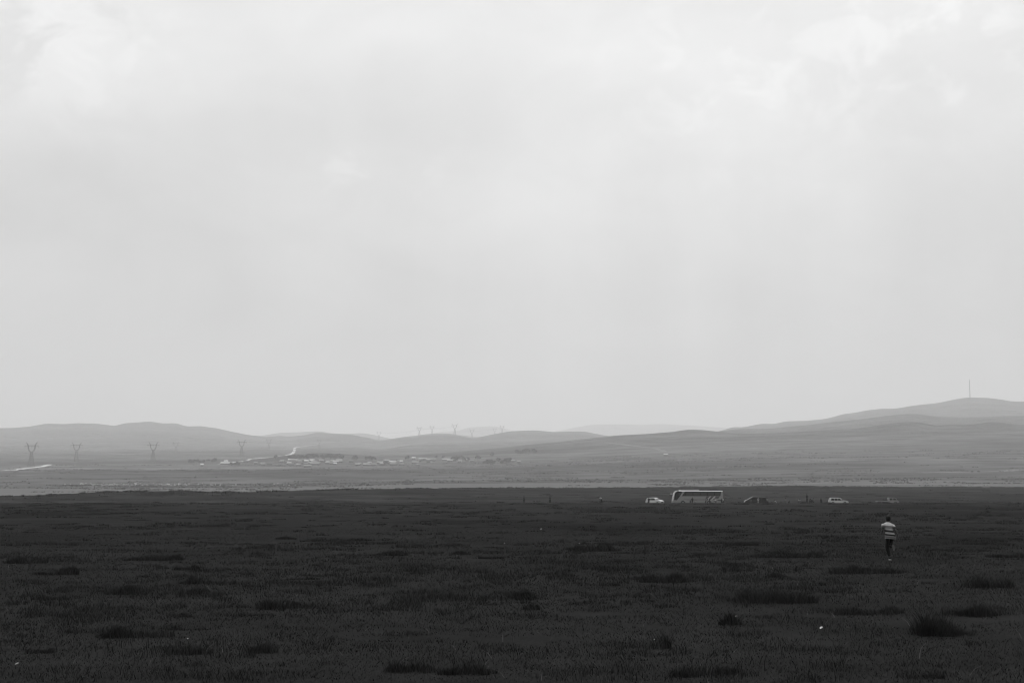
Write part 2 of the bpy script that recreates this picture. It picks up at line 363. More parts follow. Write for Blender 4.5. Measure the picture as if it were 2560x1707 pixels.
#@REST
# ------------------------------------------------------------------ roads and tracks
def ribbon(name, pts, width, mat, lift=.4, step=4):
    xs = []; 
    for i in range(len(pts) - 1):
        n = max(1, int(math.hypot(pts[i+1][0]-pts[i][0], pts[i+1][1]-pts[i][1]) / step))
        for k in range(n): xs.append((pts[i][0] + (pts[i+1][0]-pts[i][0])*k/n, pts[i][1] + (pts[i+1][1]-pts[i][1])*k/n))
    xs.append(pts[-1][:2])
    Q = [hit(x, y) for x, y in xs]
    for _ in range(2):
        Q = [Q[0]] + [(Q[i-1] + Q[i]*2 + Q[i+1]) / 4 for i in range(1, len(Q)-1)] + [Q[-1]]
    vs = []; fs = []; cuts = 4
    for i, p in enumerate(Q):
        d = (Q[min(i+1, len(Q)-1)] - Q[max(i-1, 0)]); d.z = 0; d.normalize(); s = Vector((d.y, -d.x, 0))
        wj = width * (1 + .18 * math.sin(i * 1.7) + .1 * math.sin(i * .61))
        for k in range(cuts + 1):
            q = p + s * (k / cuts - .5) * wj; vs.append((q.x, q.y, tz(q.x, q.y) + lift))
    m = cuts + 1
    for i in range(len(Q) - 1):
        for k in range(cuts): fs.append((i*m+k, i*m+k+1, (i+1)*m+k+1, (i+1)*m+k))
    me = bpy.data.meshes.new(name); me.from_pydata(vs, [], fs)
    me.materials.append(mat); o = link(bpy.data.objects.new(name, me)); tag(o, kind='structure'); return o
DIRT = gray('pale_dirt', .58, .9, 0, .2, .02)
DIRT2 = gray('worn_track', .16, .95, 0, .25, .02)
ribbon('road', [(4, 1176.5), (40, 1174.5), (62, 1171), (85, 1168.5), (105, 1166.5), (118, 1163), (125, 1161)], 13, DIRT)
ribbon('road', [(551, 1160), (575, 1156.5), (612, 1152), (632, 1147), (660, 1144.5), (700, 1140.5), (724, 1136)], 13, DIRT)
ribbon('road', [(724, 1136), (735, 1132), (739, 1127), (735, 1122), (734, 1119), (745, 1117), (770, 1114), (800, 1110)], 9, DIRT)
ribbon('track', [(1700, 1204), (1790, 1203), (1850, 1205), (1990, 1207.5), (2120, 1210), (2300, 1211.5), (2450, 1213.5), (2559, 1214.5)], 14, DIRT2)
ribbon('track', [(2300, 1182), (2390, 1180), (2440, 1179), (2500, 1178), (2555, 1174)], 18, DIRT2)
ribbon('track', [(1515, 1106), (1580, 1114), (1640, 1121), (1662, 1129)], 12, DIRT2)

# ------------------------------------------------------------------ skin figures
def skin_mesh(verts, radii, edges, root=0, sub=1):
    me = bpy.data.meshes.new('tmp'); me.from_pydata([tuple(v) for v in verts], edges, [])
    o = bpy.data.objects.new('tmp', me); col.objects.link(o)
    mod = o.modifiers.new('s', 'SKIN'); mod.use_smooth_shade = True
    for i, d in enumerate(me.skin_vertices[0].data):
        r = radii[i]; d.radius = (r, r) if not isinstance(r, tuple) else r; d.use_root = (i == root)
    if sub:
        ss = o.modifiers.new('b', 'SUBSURF'); ss.levels = sub; ss.render_levels = sub
    dg = bpy.context.evaluated_depsgraph_get(); dg.update()
    out = bpy.data.meshes.new_from_object(o.evaluated_get(dg)); bpy.data.objects.remove(o); bpy.data.meshes.remove(me)
    for p in out.polygons: p.use_smooth = True
    return out
class Sk:
    def __init__(s): s.v = []; s.r = []; s.e = []
    def p(s, pos, r, prev=None):
        s.v.append(Vector(pos)); s.r.append(r); i = len(s.v) - 1
        if prev is not None: s.e.append((prev, i))
        return i
    def obj(s, name, mat, parent, sub=1, root=0):
        me = skin_mesh(s.v, s.r, s.e, root, sub); me.name = name; me.materials.clear(); me.materials.append(mat)
        return link(bpy.data.objects.new(name, me), parent)
V = Vector
STAND = dict(pelvis=(0, 0, .93), waist=(0, 0, 1.08), chest=(0, 0, 1.27), neck=(0, 0, 1.43), head=(0, .02, 1.56),
             ls=(-.18, 0, 1.37), le=(-.24, -.01, 1.10), lh=(-.24, .07, .86), rs=(.18, 0, 1.37), re=(.24, -.01, 1.10), rh=(.24, .07, .86),
             lp=(-.09, 0, .88), lk=(-.10, .03, .48), la=(-.11, 0, .08), rp=(.09, 0, .88), rk=(.10, .03, .48), ra=(.11, 0, .08))
def pose(**k):
    d = {a: V(b) for a, b in STAND.items()}
    for a, b in k.items(): d[a] = V(b)
    return d
POSES = dict(
    stand=pose(),
    walk=pose(lk=(-.09, .22, .50), la=(-.09, .18, .10), rk=(.09, -.02, .47), ra=(.09, -.32, .12), lh=(-.25, -.15, .88), rh=(.25, .25, .92), re=(.25, .05, 1.10)),
    lean=pose(waist=(0, .08, 1.06), chest=(0, .24, 1.18), neck=(0, .38, 1.27), head=(0, .47, 1.36), ls=(-.18, .30, 1.23), le=(-.22, .40, .98), lh=(-.15, .50, .80), rs=(.18, .30, 1.23), re=(.22, .40, .98), rh=(.15, .50, .80), la=(-.10, .22, .08), ra=(.1, -.2, .08)),
    crouch=pose(pelvis=(0, -.22, .36), waist=(0, -.16, .52), chest=(0, -.02, .72), neck=(0, .08, .86), head=(0, .13, .98), ls=(-.18, .02, .80), le=(-.24, .22, .60), lh=(-.12, .42, .52), rs=(.18, .02, .80), re=(.24, .22, .60), rh=(.12, .42, .52),
                lp=(-.1, -.2, .34), lk=(-.16, .22, .50), la=(-.14, .02, .08), rp=(.1, -.2, .34), rk=(.16, .22, .50), ra=(.14, .02, .08)),
    sit=pose(pelvis=(0, -.1, .13), waist=(0, -.12, .30), chest=(0, -.08, .50), neck=(0, -.02, .66), head=(0, .02, .79), ls=(-.18, -.05, .60), le=(-.26, .1, .40), lh=(-.14, .30, .36), rs=(.18, -.05, .60), re=(.26, .1, .40), rh=(.14, .30, .36),
             lp=(-.1, -.06, .12), lk=(-.16, .34, .38), la=(-.12, .62, .08), rp=(.1, -.06, .12), rk=(.16, .34, .38), ra=(.12, .62, .08)),
    photo=pose(re=(.30, .12, 1.22), rh=(.08, .30, 1.42), le=(-.30, .12, 1.22), lh=(-.08, .30, 1.42)),
    reach=pose(re=(.34, .05, 1.42), rh=(.44, .16, 1.62)),
    run=pose(pelvis=(.03, 0, .93), waist=(.01, .03, 1.06), chest=(-.02, .08, 1.24), neck=(-.02, .12, 1.40), head=(0, .15, 1.53),
             ls=(-.20, .09, 1.34), le=(-.265, .0, 1.09), lh=(-.22, .24, 1.03), rs=(.16, .07, 1.31), re=(.245, -.12, 1.08), rh=(.31, -.16, .83),
             lp=(-.07, .0, .89), lk=(-.09, .06, .47), la=(-.005, -.02, .09), rp=(.11, 0, .88), rk=(.06, .28, .50), ra=(.085, -.12, .50)),
)
SKIN = gray('skin', .07, .7, .2); HAIR = gray('black_hair', .008, .7, .1)
def toes(p, side):
    a = p[side + 'a']; k = p[side + 'k']; shin = (a - k).normalized()
    f = V((0, 1, 0)); f = (f - shin * f.dot(shin))
    if a.z > .3: f = V((0, -.35, -.9))          # lifted foot: sole faces backwards, toes down
    f.normalize(); 
    if a.z <= .3: f.z = min(f.z, 0) * .2
    return a + shin * .045, a + shin * .04 + f * .15
def person(x, y, D, label, ps='stand', face=0.0, h=1.70, shirt=.1, pants=.03, hero=False, z=None, group='people out on the plain', hair=None, skirt=False, stripes=False):
    """x,y photo pixel of the feet, D distance; face = heading, 0 looks away from the camera"""
    a, e = ray(x, y); X = a * D; z0 = tz(X, D) + (.03 if hero else 0)
    root = empty('person', (X, D, z0), face); s = h / 1.68; root.scale = (s, s, s)
    tag(root, label, 'person', group)
    p = POSES[ps]; S = Sk()
    wx = lambda r, k=1.35: (r * k, r * .85)
    r0 = S.p(p['pelvis'], wx(.12)); 
    w_ = S.p(p['waist'], wx(.105), r0); c_ = S.p(p['chest'], wx(.125), w_); n_ = S.p(p['neck'], .055, c_)
    hd = p['head']; up = (hd - p['neck']).normalized()
    j_ = S.p(hd - up * .055, .068, n_); m_ = S.p(hd + up * .01, (.080, .092), j_); t_ = S.p(hd + up * .085, (.062, .072), m_)
    S.p(hd + V((0, .105, -.02)), .014, m_)                                  # nose
    for sd_ in (-1, 1): S.p(hd + V((sd_ * .09, -.005, -.01)), .016, m_)       # ears
    for q in 'lr':
        sgn = -1 if q == 'l' else 1
        a1 = S.p(p[q + 's'], .052, c_); b1 = S.p(p[q + 'e'], .038, a1); c1_ = S.p(p[q + 'h'], .026, b1)
        dv = (p[q + 'h'] - p[q + 'e']).normalized(); side = V((-sgn * .3, 1, 0)); side = (side - dv * side.dot(dv)).normalized(); nrm = dv.cross(side)
        palm = S.p(p[q + 'h'] + dv * .06, (.034, .018), c1_)
        if hero:
            for f_, (off, ln) in enumerate(((-.027, .062), (-.009, .075), (.009, .07), (.027, .055))):
                b0 = p[q + 'h'] + dv * .095 + side * off
                k0 = S.p(b0, .009, palm); k1 = S.p(b0 + dv * ln * .5 + nrm * sgn * .012, .0085, k0); S.p(b0 + dv * ln * .85 + nrm * sgn * .035, .0075, k1)
            tb = p[q + 'h'] + dv * .03 + side * .04
            k0 = S.p(tb, .011, c1_); S.p(tb + dv * .045 + side * .018, .009, k0)
        a2 = S.p(p[q + 'p'], .085, r0); b2 = S.p(p[q + 'k'], .055, a2); c2_ = S.p(p[q + 'a'], .038, b2)
        _, to = toes(p, q); S.p(to, .032, c2_)
    S.obj('body', SKIN, root)
    # shirt
    S = Sk(); hem = p['pelvis'] + V((0, 0, -.10 if hero else .0))
    r0 = S.p(hem, wx(.160 if hero else .14)); w_ = S.p(p['waist'], wx(.132), r0); w_ = w_; c_ = S.p(p['chest'], wx(.145), w_); S.p(p['neck'] - V((0, 0, .035)), .07, c_)
    for q in 'lr':
        a1 = S.p(p[q + 's'], .068, c_); S.p(p[q + 's'].lerp(p[q + 'e'], .60), .062, a1)
    m = STRIPE if stripes else gray('cloth_%03d' % int(shirt * 1000), shirt, .9, .05)
    if not hero: S.obj('shirt', m, root)
    else:
        rings = [(.800, .045, .212, .185, .02), (.805, .045, .222, .198, .02), (.90, .035, .215, .195, .02), (1.0, .02, .192, .175, .03), (1.10, .005, .170, .15, .04), (1.20, -.01, .174, .138, .06), (1.30, -.02, .188, .13, .09), (1.355, -.02, .184, .115, .10), (1.395, -.02, .15, .09, .115), (1.42, -.02, .085, .07, .12), (1.44, -.02, .066, .062, .125)]
        m_ = MB(); nn_ = 28; vs = []
        for z_, cx_, rx_, ry__, cy_ in rings:
            for k_ in range(nn_):
                t_ = 2 * math.pi * k_ / nn_; fold = 1 + .025 * math.sin(5 * t_ + z_ * 9) * (1 if z_ < 1.1 else .4)
                rx_ = rx_; vs.append((cx_ + .95 * rx_ * math.cos(t_) * fold, cy_ + ry__ * math.sin(t_) * fold, z_ - .10 * (cx_ + rx_ * math.cos(t_)) * (1.2 - z_ if z_ < 1.1 else 0) * 2))
        fs = [(a_ * nn_ + k_, a_ * nn_ + (k_ + 1) % nn_, (a_ + 1) * nn_ + (k_ + 1) % nn_, (a_ + 1) * nn_ + k_) for a_ in range(len(rings) - 1) for k_ in range(nn_)]
        m_.add(vs, fs)
        for q in 'lr':
            sh_, el_ = p[q + 's'], p[q + 's'].lerp(p[q + 'e'], .52); inn = V((-.02, .1, sh_.z - .035)).lerp(sh_, .62)
            pts_ = [(inn, .085), (sh_ + V((0, 0, -.02)), .078), (sh_.lerp(el_, .5), .072), (el_, .070), (el_ + (inn - el_) * .02, .058)]
            vs = []; up_ = V((0, 1, 0))
            for (c0, r0_), i_ in zip(pts_, range(5)):
                ax = (el_ - inn).normalized() if i_ in (0, 1) else (p[q + 'e'] - sh_).normalized(); s1 = ax.cross(up_).normalized(); s2 = ax.cross(s1)
                for k_ in range(16):
                    t_ = 2 * math.pi * k_ / 16; vs.append(c0 + s1 * r0_ * math.cos(t_) + s2 * r0_ * math.sin(t_))
            m_.add(vs, [(a_ * 16 + k_, a_ * 16 + (k_ + 1) % 16, (a_ + 1) * 16 + (k_ + 1) % 16, (a_ + 1) * 16 + k_) for a_ in range(4) for k_ in range(16)])
        m_.build('shirt', m, root, smooth=True)
    # trousers or skirt
    S = Sk(); r0 = S.p(p['pelvis'], wx(.105))
    for q in 'lr':
        a2 = S.p(p[q + 'p'] - V((0, 0, .03)), .082 if hero else .092, r0); b2 = S.p(p[q + 'k'], .078, a2); S.p(p[q + 'k'].lerp(p[q + 'a'], .96), .060, b2)
    pm = gray('cloth_%03d' % int(pants * 1000), pants, .9, .05)
    S.obj('trousers', pm, root)
    if skirt:
        S = Sk(); r0 = S.p(p['waist'], .14); S.p(V((p['pelvis'].x, p['pelvis'].y + .05, max(.1, p['pelvis'].z - .35))), .26, r0); S.obj('skirt', pm, root)
    for q in 'lr':
        hl, to = toes(p, q); S = Sk(); r0 = S.p(p[q + 'a'] + V((0, 0, .0)), .045); a_ = S.p(hl, .045, r0); S.p(to, .042, a_)
        if p[q + 'a'].z < .3: S.v[1].z = max(S.v[1].z, .05); S.v[2].z = .045
        sh = S.obj('shoe', gray('cloth_020', .02, .7) if not hero else gray('shoe_leather', .010, .6, .1), root)
        if hero:
            f = (to - hl).normalized(); down = V((0, 0, -1)) if p[q + 'a'].z < .3 else V((0, -.85, .3)).normalized()
            sb = MB(); c = (hl + to) / 2 + down * .048; rt = f.cross(down).normalized()
            vs = []
            for dd in (0, .018):
                for fx, sx in ((-.13, -.035), (-.13, .035), (.0, .045), (.12, .03), (.12, -.03), (0, -.045)): vs.append(c + f * fx + rt * sx + down * dd)
            sb.add(vs, [tuple(range(6)), tuple(range(11, 5, -1))] + [(i, i + 6, (i + 1) % 6 + 6, (i + 1) % 6) for i in range(6)])
            sb.build('sole', gray('white_rubber', .6, .7) if p[q + 'a'].z < .3 else gray('grey_rubber', .10, .8), sh)  # lifted foot's sole is a darker grey than the standing one
    # hair
    S = Sk(); a0 = S.p(hd - up * .07 + V((0, -.05, 0)), (.075, .06)); a1 = S.p(hd + up * .02 + V((0, -.035, 0)), (.112, .10), a0); a2_ = S.p(hd + up * .09 + V((0, -.012, 0)), (.115, .118), a1); S.p(hd + up * .135, (.075, .08), a2_)
    S.obj('hair', HAIR if hair is None else gray('hat_%d' % int(hair * 100), hair, .9), root)
    if hero:
        for sd_ in (-1, 1):
            eb = bmesh.new(); bmesh.ops.create_uvsphere(eb, u_segments=10, v_segments=8, radius=.013, matrix=Matrix.Translation(hd + V((sd_ * .032, .083, .01))))
            me = bpy.data.meshes.new('eye'); eb.to_mesh(me); eb.free(); me.materials.append(gray('eye_white', .5, .2)); link(bpy.data.objects.new('eye', me), root)
        mb = MB().box(hd + V((0, .082, -.055)), (.045, .012, .008)); mb.build('mouth', gray('lips', .08, .6), root)
    return root

# striped shirt of the runner: bands by height along the cloth
STRIPE = bpy.data.materials.new('striped_jersey'); STRIPE.use_nodes = True; N = NT(STRIPE.node_tree); b = N.n['Principled BSDF']
cc = N.new('ShaderNodeSeparateXYZ'); N.l.new(N.new('ShaderNodeTexCoord').outputs['Object'], cc.inputs[0])
hz_ = N.math('ADD', cc.outputs[2], N.math('MULTIPLY', cc.outputs[0], .10))
hz_ = N.math('DIVIDE', N.math('SUBTRACT', hz_, .77), .66)
cr = N.new('ShaderNodeValToRGB'); cr.color_ramp.interpolation = 'CONSTANT'; N.l.new(hz_, cr.inputs[0])
bands = [(0.0, .65), (.085, .24), (.225, .02), (.31, .42), (.42, .035), (.54, .40), (.64, .20), (.80, .62)]
el = cr.color_ramp.elements
while len(el) < len(bands): el.new(.5)
for e_, (pp, v) in zip(el, bands): e_.position = pp; v = min(.8, v * 1.0); e_.color = (v, v, v, 1)
N.l.new(cr.outputs[0], b.inputs['Base Color']); b.inputs['Roughness'].default_value = .9; b.inputs['Specular IOR Level'].default_value = .05

person(2225, 1394, 55.9, 'boy in a striped t-shirt and dark trousers running away with one foot lifted', 'run', 0, 1.68, hero=True, stripes=True, pants=.012, group=None)

# ------------------------------------------------------------------ vehicles
PAINTW = gray('white_car_paint', .72, .35, .5, coat=.6); PAINTB = gray('bus_paint', .36, .35, .5, coat=.5)
PAINTD = gray('dark_car_paint', .006, .3, .4, coat=.35); PAINTT = gray('faded_truck_paint', .34, .5, .4)
GLASS = gray('tinted_glass', .006, .12, .3); GLASSL = gray('bus_window_glass', .075, .15, .3); TYRE = gray('tyre_rubber', .012, .8); RIM = gray('wheel_rim', .35, .4, metal=.6)
TRIM = gray('black_trim', .012, .5); LAMP = gray('lamp_glass', .5, .1, .6); BEDM = gray('truck_bed_metal', .10, .7)
def arches(pts, zb, wheels, r):
    """bottom line with wheel openings, from front (large x) to rear"""
    out = []
    for wx in sorted(wheels, reverse=True):
        for k in range(9):
            t = math.pi * k / 8; out.append((wx + r * math.cos(t), zb + max(0, r * math.sin(t)) * 1.0))
    return out
def hull(top, zb, wheels, r, W, belt, tuck, bevel=.05):
    """closed side profile; half width narrows above the belt line"""
    prof = list(top) + arches(None, zb, wheels, r)
    zt = max(z for _, z in prof)
    hw = lambda z: W / 2 - (tuck * max(0, z - belt) / max(.01, zt - belt)) - (.03 if z < zb + .1 else 0)
    n = len(prof); vs = [(x, hw(z), z) for x, z in prof] + [(x, -hw(z), z) for x, z in prof]
    m = MB(); m.add(vs, [tuple(range(n)), tuple(range(2 * n - 1, n - 1, -1))] + [(i, n + i, n + (i + 1) % n, (i + 1) % n) for i in range(n)])
    return m, hw
def side_panel(poly, hw, off=.012, th=.02):
    m = MB()
    for s in (1, -1):
        n = len(poly); vs = [(x, s * (hw(z) + off), z) for x, z in poly] + [(x, s * (hw(z) + off - th), z) for x, z in poly]
        m.add(vs, [tuple(range(n)), tuple(range(2 * n - 1, n - 1, -1))] + [(i, n + i, n + (i + 1) % n, (i + 1) % n) for i in range(n)])
    return m
def side_panels(name, polys, hw, mat, parent, off=.012):
    for poly in polys:
        n = len(poly)
        for s in (1, -1):
            m = MB(); vs = [(x, s * (hw(z) + off), z) for x, z in poly] + [(x, s * (hw(z) + off - .02), z) for x, z in poly]
            m.add(vs, [tuple(range(n)), tuple(range(2 * n - 1, n - 1, -1))] + [(i, n + i, n + (i + 1) % n, (i + 1) % n) for i in range(n)])
            m.build(name, mat, parent)
def slope_panel(x0, z0, x1, z1, w0, w1, off=.012, th=.02):
    d = V((x1 - x0, 0, z1 - z0)).normalized(); nv = V((d.z, 0, -d.x)); 
    m = MB(); vs = []
    for o in (off, off - th):
        for x, z, ww in ((x0, z0, w0), (x1, z1, w1)):
            for s in (1, -1): vs.append((x + nv.x * o, s * ww, z + nv.z * o))
    return m.add(vs, [(0, 1, 3, 2), (4, 6, 7, 5), (0, 4, 5, 1), (2, 3, 7, 6), (0, 2, 6, 4), (1, 5, 7, 3)])
def wheels(parent, xs, r, W, double=()):
    for x in xs:
        for s in (1, -1):
            m = MB(); n = 20; w_ = .22 if x not in double else .5; yo = s * (W / 2 - .02); yi = yo - s * w_
            prof = [(r * .62, 0), (r * .95, 0.0), (r, .03), (r, w_ - .03), (r * .95, w_), (r * .62, w_)]
            vs = []
            for k in range(n):
                t = 2 * math.pi * k / n
                for rr, yy in prof: vs.append((rr * math.cos(t), yo - s * yy, rr * math.sin(t)))
            fs = [(k * 6 + j, k * 6 + (j + 1) % 6, ((k + 1) % n) * 6 + (j + 1) % 6, ((k + 1) % n) * 6 + j) for k in range(n) for j in range(6)]
            wo_ = empty('wheel', (x, 0, r)); wo_.parent = parent
            m.add(vs, fs).build('tyre', TYRE, wo_, smooth=True)
            m = MB(); vs = [(0, yo - s * .02, 0)] + [(r * .63 * math.cos(2 * math.pi * k / n) * q, yo - s * (.05 if q == 1 else .03), r * .63 * math.sin(2 * math.pi * k / n) * q) for q in (1, .45) for k in range(n)]
            fs = [(0, 1 + n + k, 1 + n + (k + 1) % n) for k in range(n)] + [(1 + n + k, 1 + k, 1 + (k + 1) % n, 1 + n + (k + 1) % n) for k in range(n)]
            m.add(vs, fs).build('rim', RIM, wo_)
def at_px(x, D): return ray(x, 1258)[0] * D

def make_bus():
    D = 343.5; L = 12.1; X = at_px(1743.5, D); root = empty('coach_bus', (X, D, tz(X, D)), math.pi)
    tag(root, 'pale tour coach with a long dark window strip standing on the plain', 'bus')
    ox = L / 2; W = 2.5
    q = lambda pts: [(ox - x, z) for x, z in pts]          # x measured back from the nose -> local x (front = +)
    top = q([(11.95, .42), (12.08, .9), (12.1, 2.1), (12.06, 2.9), (11.95, 3.36), (11.7, 3.42), (6.6, 3.43), (1.7, 3.43), (1.05, 3.36), (.62, 3.15), (.42, 2.8), (.12, 1.5), (.02, 1.1), (0, .6), (.1, .38)])
    m, hw = hull(top, .36, [ox - 2.43, ox - 8.75], .60, W, 1.2, .12)
    body = m.build('body', PAINTB, root, bevel=.06)
    side_panels('roof_edge', [q([(1.2, 3.40), (11.98, 3.38), (11.98, 3.20), (1.6, 3.22)])], lambda z: 1.30 - (z - 3.2) * .9, gray('rim_highlight', .85, .18, .9, coat=1.0), root, 0)  # pale panel paints the sky's reflection on the curved roof rim
    side_panels('front_edge', [q([(.0, 1.05), (.1, 1.5), (.42, 2.8), (.62, 3.15), (1.05, 3.38), (1.7, 3.45), (1.7, 3.36), (1.12, 3.28), (.72, 3.06), (.54, 2.75), (.24, 1.5), (.12, 1.05)])], lambda z: 1.24, gray('rim_highlight', .85, .18, .9, coat=1.0), root, .01)  # same sky-lit rim, painted pale down the nose
    # dark window strip and its panes
    side_panels('window_strip', [q([(2.99, 3.14), (11.57, 3.14), (11.43, 2.10), (2.2, 2.10)])], hw, TRIM, root, .012)
    cuts = [(3.15, 4.78), (4.95, 6.50), (6.68, 8.20), (8.38, 9.92), (10.1, 11.3)]
    side_panels('window_pane', [q([(a, 3.03), (b_, 3.03), (b_, 2.17), (a, 2.17)]) for a, b_ in cuts] + [q([(2.98, 2.95), (3.0, 2.17), (2.48, 2.17)])], hw, GLASSL, root, .022)
    side_panels('driver_window', [q([(.36, 1.35), (.50, 2.55), (.80, 3.02), (1.10, 3.22), (1.87, 3.27), (2.3, 3.0), (1.74, 2.1), (.98, 1.12), (.30, 1.2)])], hw, GLASS, root, .016)
    side_panels('door_glass', [q([(1.5, 2.95), (2.1, 3.0), (2.16, 2.9), (1.7, 2.15), (1.42, 2.2)])], hw, GLASSL, root, .028)
    slope_panel(ox - .08, 1.35, ox - .50, 2.98, 1.12, 1.06).build('windscreen', GLASS, root)
    slope_panel(-ox, 1.9, -ox + .02, 2.9, -1.0, -.98, -.02, -.02).build('rear_window', GLASS, root)
    # air conditioning fairing on the roof
    m = MB(); pr = q([(1.55, 3.42), (1.95, 3.58), (3.0, 3.64), (6.25, 3.66), (6.42, 3.5), (6.46, 3.42)])
    m.prism(pr, -1.0, 1.0).build('roof_unit', gray('roof_unit_paint', .7, .45, .5), root, bevel=.04)
    side_panels('roof_rail', [q([(6.5, 3.40), (11.9, 3.38), (11.9, 3.28), (6.5, 3.29)])], hw, gray('rim_highlight', .85, .18, .9, coat=1.0), root, .03)  # bright strip continues the painted rim along the rear roof
    # livery: slanting pale and dark bands behind the middle
    PB, DB = gray('livery_pale', .62, .5), gray('livery_dark', .12, .5)
    side_panels('livery_band', [q([(8.15, 2.05), (8.85, 2.05), (8.0, 1.32), (7.75, 1.32)])], hw, DB, root, .010)
    side_panels('livery_band', [q([(8.9, 2.05), (9.2, 2.05), (8.5, 1.35), (8.3, 1.35)]), q([(9.95, 2.05), (10.3, 2.05), (9.3, 1.15), (9.1, 1.15)])], hw, PB, root, .011)
    side_panels('livery_band', [q([(9.3, 2.05), (9.9, 2.05), (9.0, 1.2), (8.7, 1.35)]), q([(10.4, 2.05), (11.3, 2.05), (10.9, 1.5), (10.0, 1.6)])], hw, DB, root, .0095)
    side_panels('hatch_seam', [q([(2.6, 1.40), (8.0, 1.40), (8.0, 1.37), (2.6, 1.37)]), q([(3.3, 1.12), (7.9, 1.12), (7.9, 1.09), (3.3, 1.09)])], hw, TRIM, root, .008)
    side_panels('rear_grille', [q([(10.7, 1.25), (11.5, 1.25), (11.5, .95), (10.7, .95)])], hw, DB, root, .012)
    for s in (1, -1):
        m = MB(); m.bar((ox - .35, s * 1.0, 2.62), (ox + .25, s * 1.28, 2.68), .04, 6); m.bar((ox + .25, s * 1.28, 2.68), (ox + .38, s * 1.32, 2.52), .035, 6)
        mo = m.build('mirror_arm', PAINTW, root); MB().box((ox + .40, s * 1.36, 2.32), (.12, .26, .42)).build('mirror', TRIM, mo, bevel=.03)
        MB().box((ox - .02, s * .95, .78), (.12, .36, .22)).build('headlight', LAMP, root, bevel=.03)
        MB().box((-ox + .0, s * 1.0, 1.2), (.08, .2, .5)).build('tail_light', gray('tail_lens', .08, .3), root)
    MB().box((ox + .0, 0, .48), (.16, 2.3, .26)).build('bumper', PAINTB, root, bevel=.04)
    wheels(root, [ox - 2.43, ox - 8.75], .50, W, (ox - 8.75,))
    return root
make_bus()

def make_suv():
    D = 346; X = at_px(1637, D); root = empty('crossover_car', (X, D, tz(X, D)), R(-38))
    tag(root, 'white hatchback car turned half towards us left of the coach', 'car'); W = 1.82
    top = [(-2.08, .5), (-2.15, .85), (-2.05, 1.12), (-1.72, 1.58), (-1.35, 1.66), (-.4, 1.70), (.25, 1.66), (.55, 1.55), (1.12, 1.10), (1.75, 1.02), (2.05, .86), (2.15, .62), (2.12, .32), (2.0, .27)]
    m, hw = hull(top, .26, [1.32, -1.30], .40, W, .98, .24); m.build('body', PAINTW, root, bevel=.05)
    side_panels('side_window', [[(-1.55, 1.12), (-1.45, 1.45), (-.62, 1.55), (-.62, 1.08)], [(-.54, 1.08), (-.54, 1.55), (.2, 1.54), (.42, 1.44), (.80, 1.08)]], hw, GLASS, root)
    slope_panel(1.10, 1.13, .56, 1.55, .80, .66).build('windscreen', GLASS, root)
    slope_panel(-1.72, 1.55, -2.0, 1.16, .64, .72).build('rear_window', GLASS, root)
    MB().box((2.14, 0, .66), (.06, .92, .30)).build('grille', TRIM, root, bevel=.02)
    MB().box((2.12, 0, .38), (.08, 1.3, .12)).build('air_intake', TRIM, root, bevel=.02)
    for s in (1, -1):
        MB().box((2.02, s * .70, .76), (.22, .34, .16)).build('headlight', gray('smoked_lamp', .06, .2), root, bevel=.03)
        MB().box((2.06, s * .72, .42), (.10, .24, .14)).build('fog_light', TRIM, root, bevel=.02)
        MB().box((.72, s * 1.0, 1.10), (.14, .2, .14)).build('mirror', PAINTW, root, bevel=.03)
        MB().box((-2.05, s * .76, .98), (.14, .26, .24)).build('tail_light', gray('tail_lens', .08, .3), root, bevel=.02)
    wheels(root, [1.32, -1.30], .34, W)
make_suv()

def make_van():
    D = 344; X = at_px(1888.2, D); root = empty('dark_van', (X, D, tz(X, D)), math.pi)
    tag(root, 'black people carrier in profile with a pale glint along its sloping nose', 'van'); W = 1.85
    top = [(-2.58, .5), (-2.64, .95), (-2.6, 1.4), (-2.48, 1.80), (-2.3, 1.87), (-.8, 1.93), (.35, 1.95), (.75, 1.90), (1.86, 1.24), (2.38, 1.08), (2.58, .88), (2.66, .55), (2.6, .28)]
    m, hw = hull(top, .26, [1.75, -1.45], .41, W, 1.05, .16); m.build('body', PAINTD, root, bevel=.05)
    side_panels('side_window', [[(-2.35, 1.12), (-2.3, 1.66), (-1.4, 1.70), (-1.4, 1.10)], [(-1.3, 1.10), (-1.3, 1.70), (-.2, 1.73), (-.2, 1.10)], [(-.1, 1.10), (-.1, 1.73), (.62, 1.68), (1.35, 1.20), (1.35, 1.10)]], hw, GLASS, root)
    slope_panel(1.80, 1.28, .84, 1.85, .80, .72).build('windscreen', GLASS, root)
    slope_panel(-2.5, 1.75, -2.6, 1.2, .74, .8).build('rear_window', GLASS, root)
    side_panels('roof_rail', [[(-2.3, 1.91), (.6, 1.97), (.6, 1.93), (-2.3, 1.87)]], lambda z: .74, gray('rim_highlight', .85, .18, .9, coat=1.0), root, .01)  # pale roof strip colours in the sky's reflection
    for s in (1, -1):
        MB().box((2.48, s * .74, .80), (.22, .3, .18)).build('headlight', LAMP, root, bevel=.03)
        MB().box((1.42, s * 1.02, 1.15), (.14, .2, .16)).build('mirror', PAINTD, root, bevel=.03)
        MB().box((-2.6, s * .80, 1.1), (.1, .16, .5)).build('tail_light', gray('tail_lens', .08, .3), root, bevel=.02)
    wheels(root, [1.75, -1.45], .35, W)
make_van()

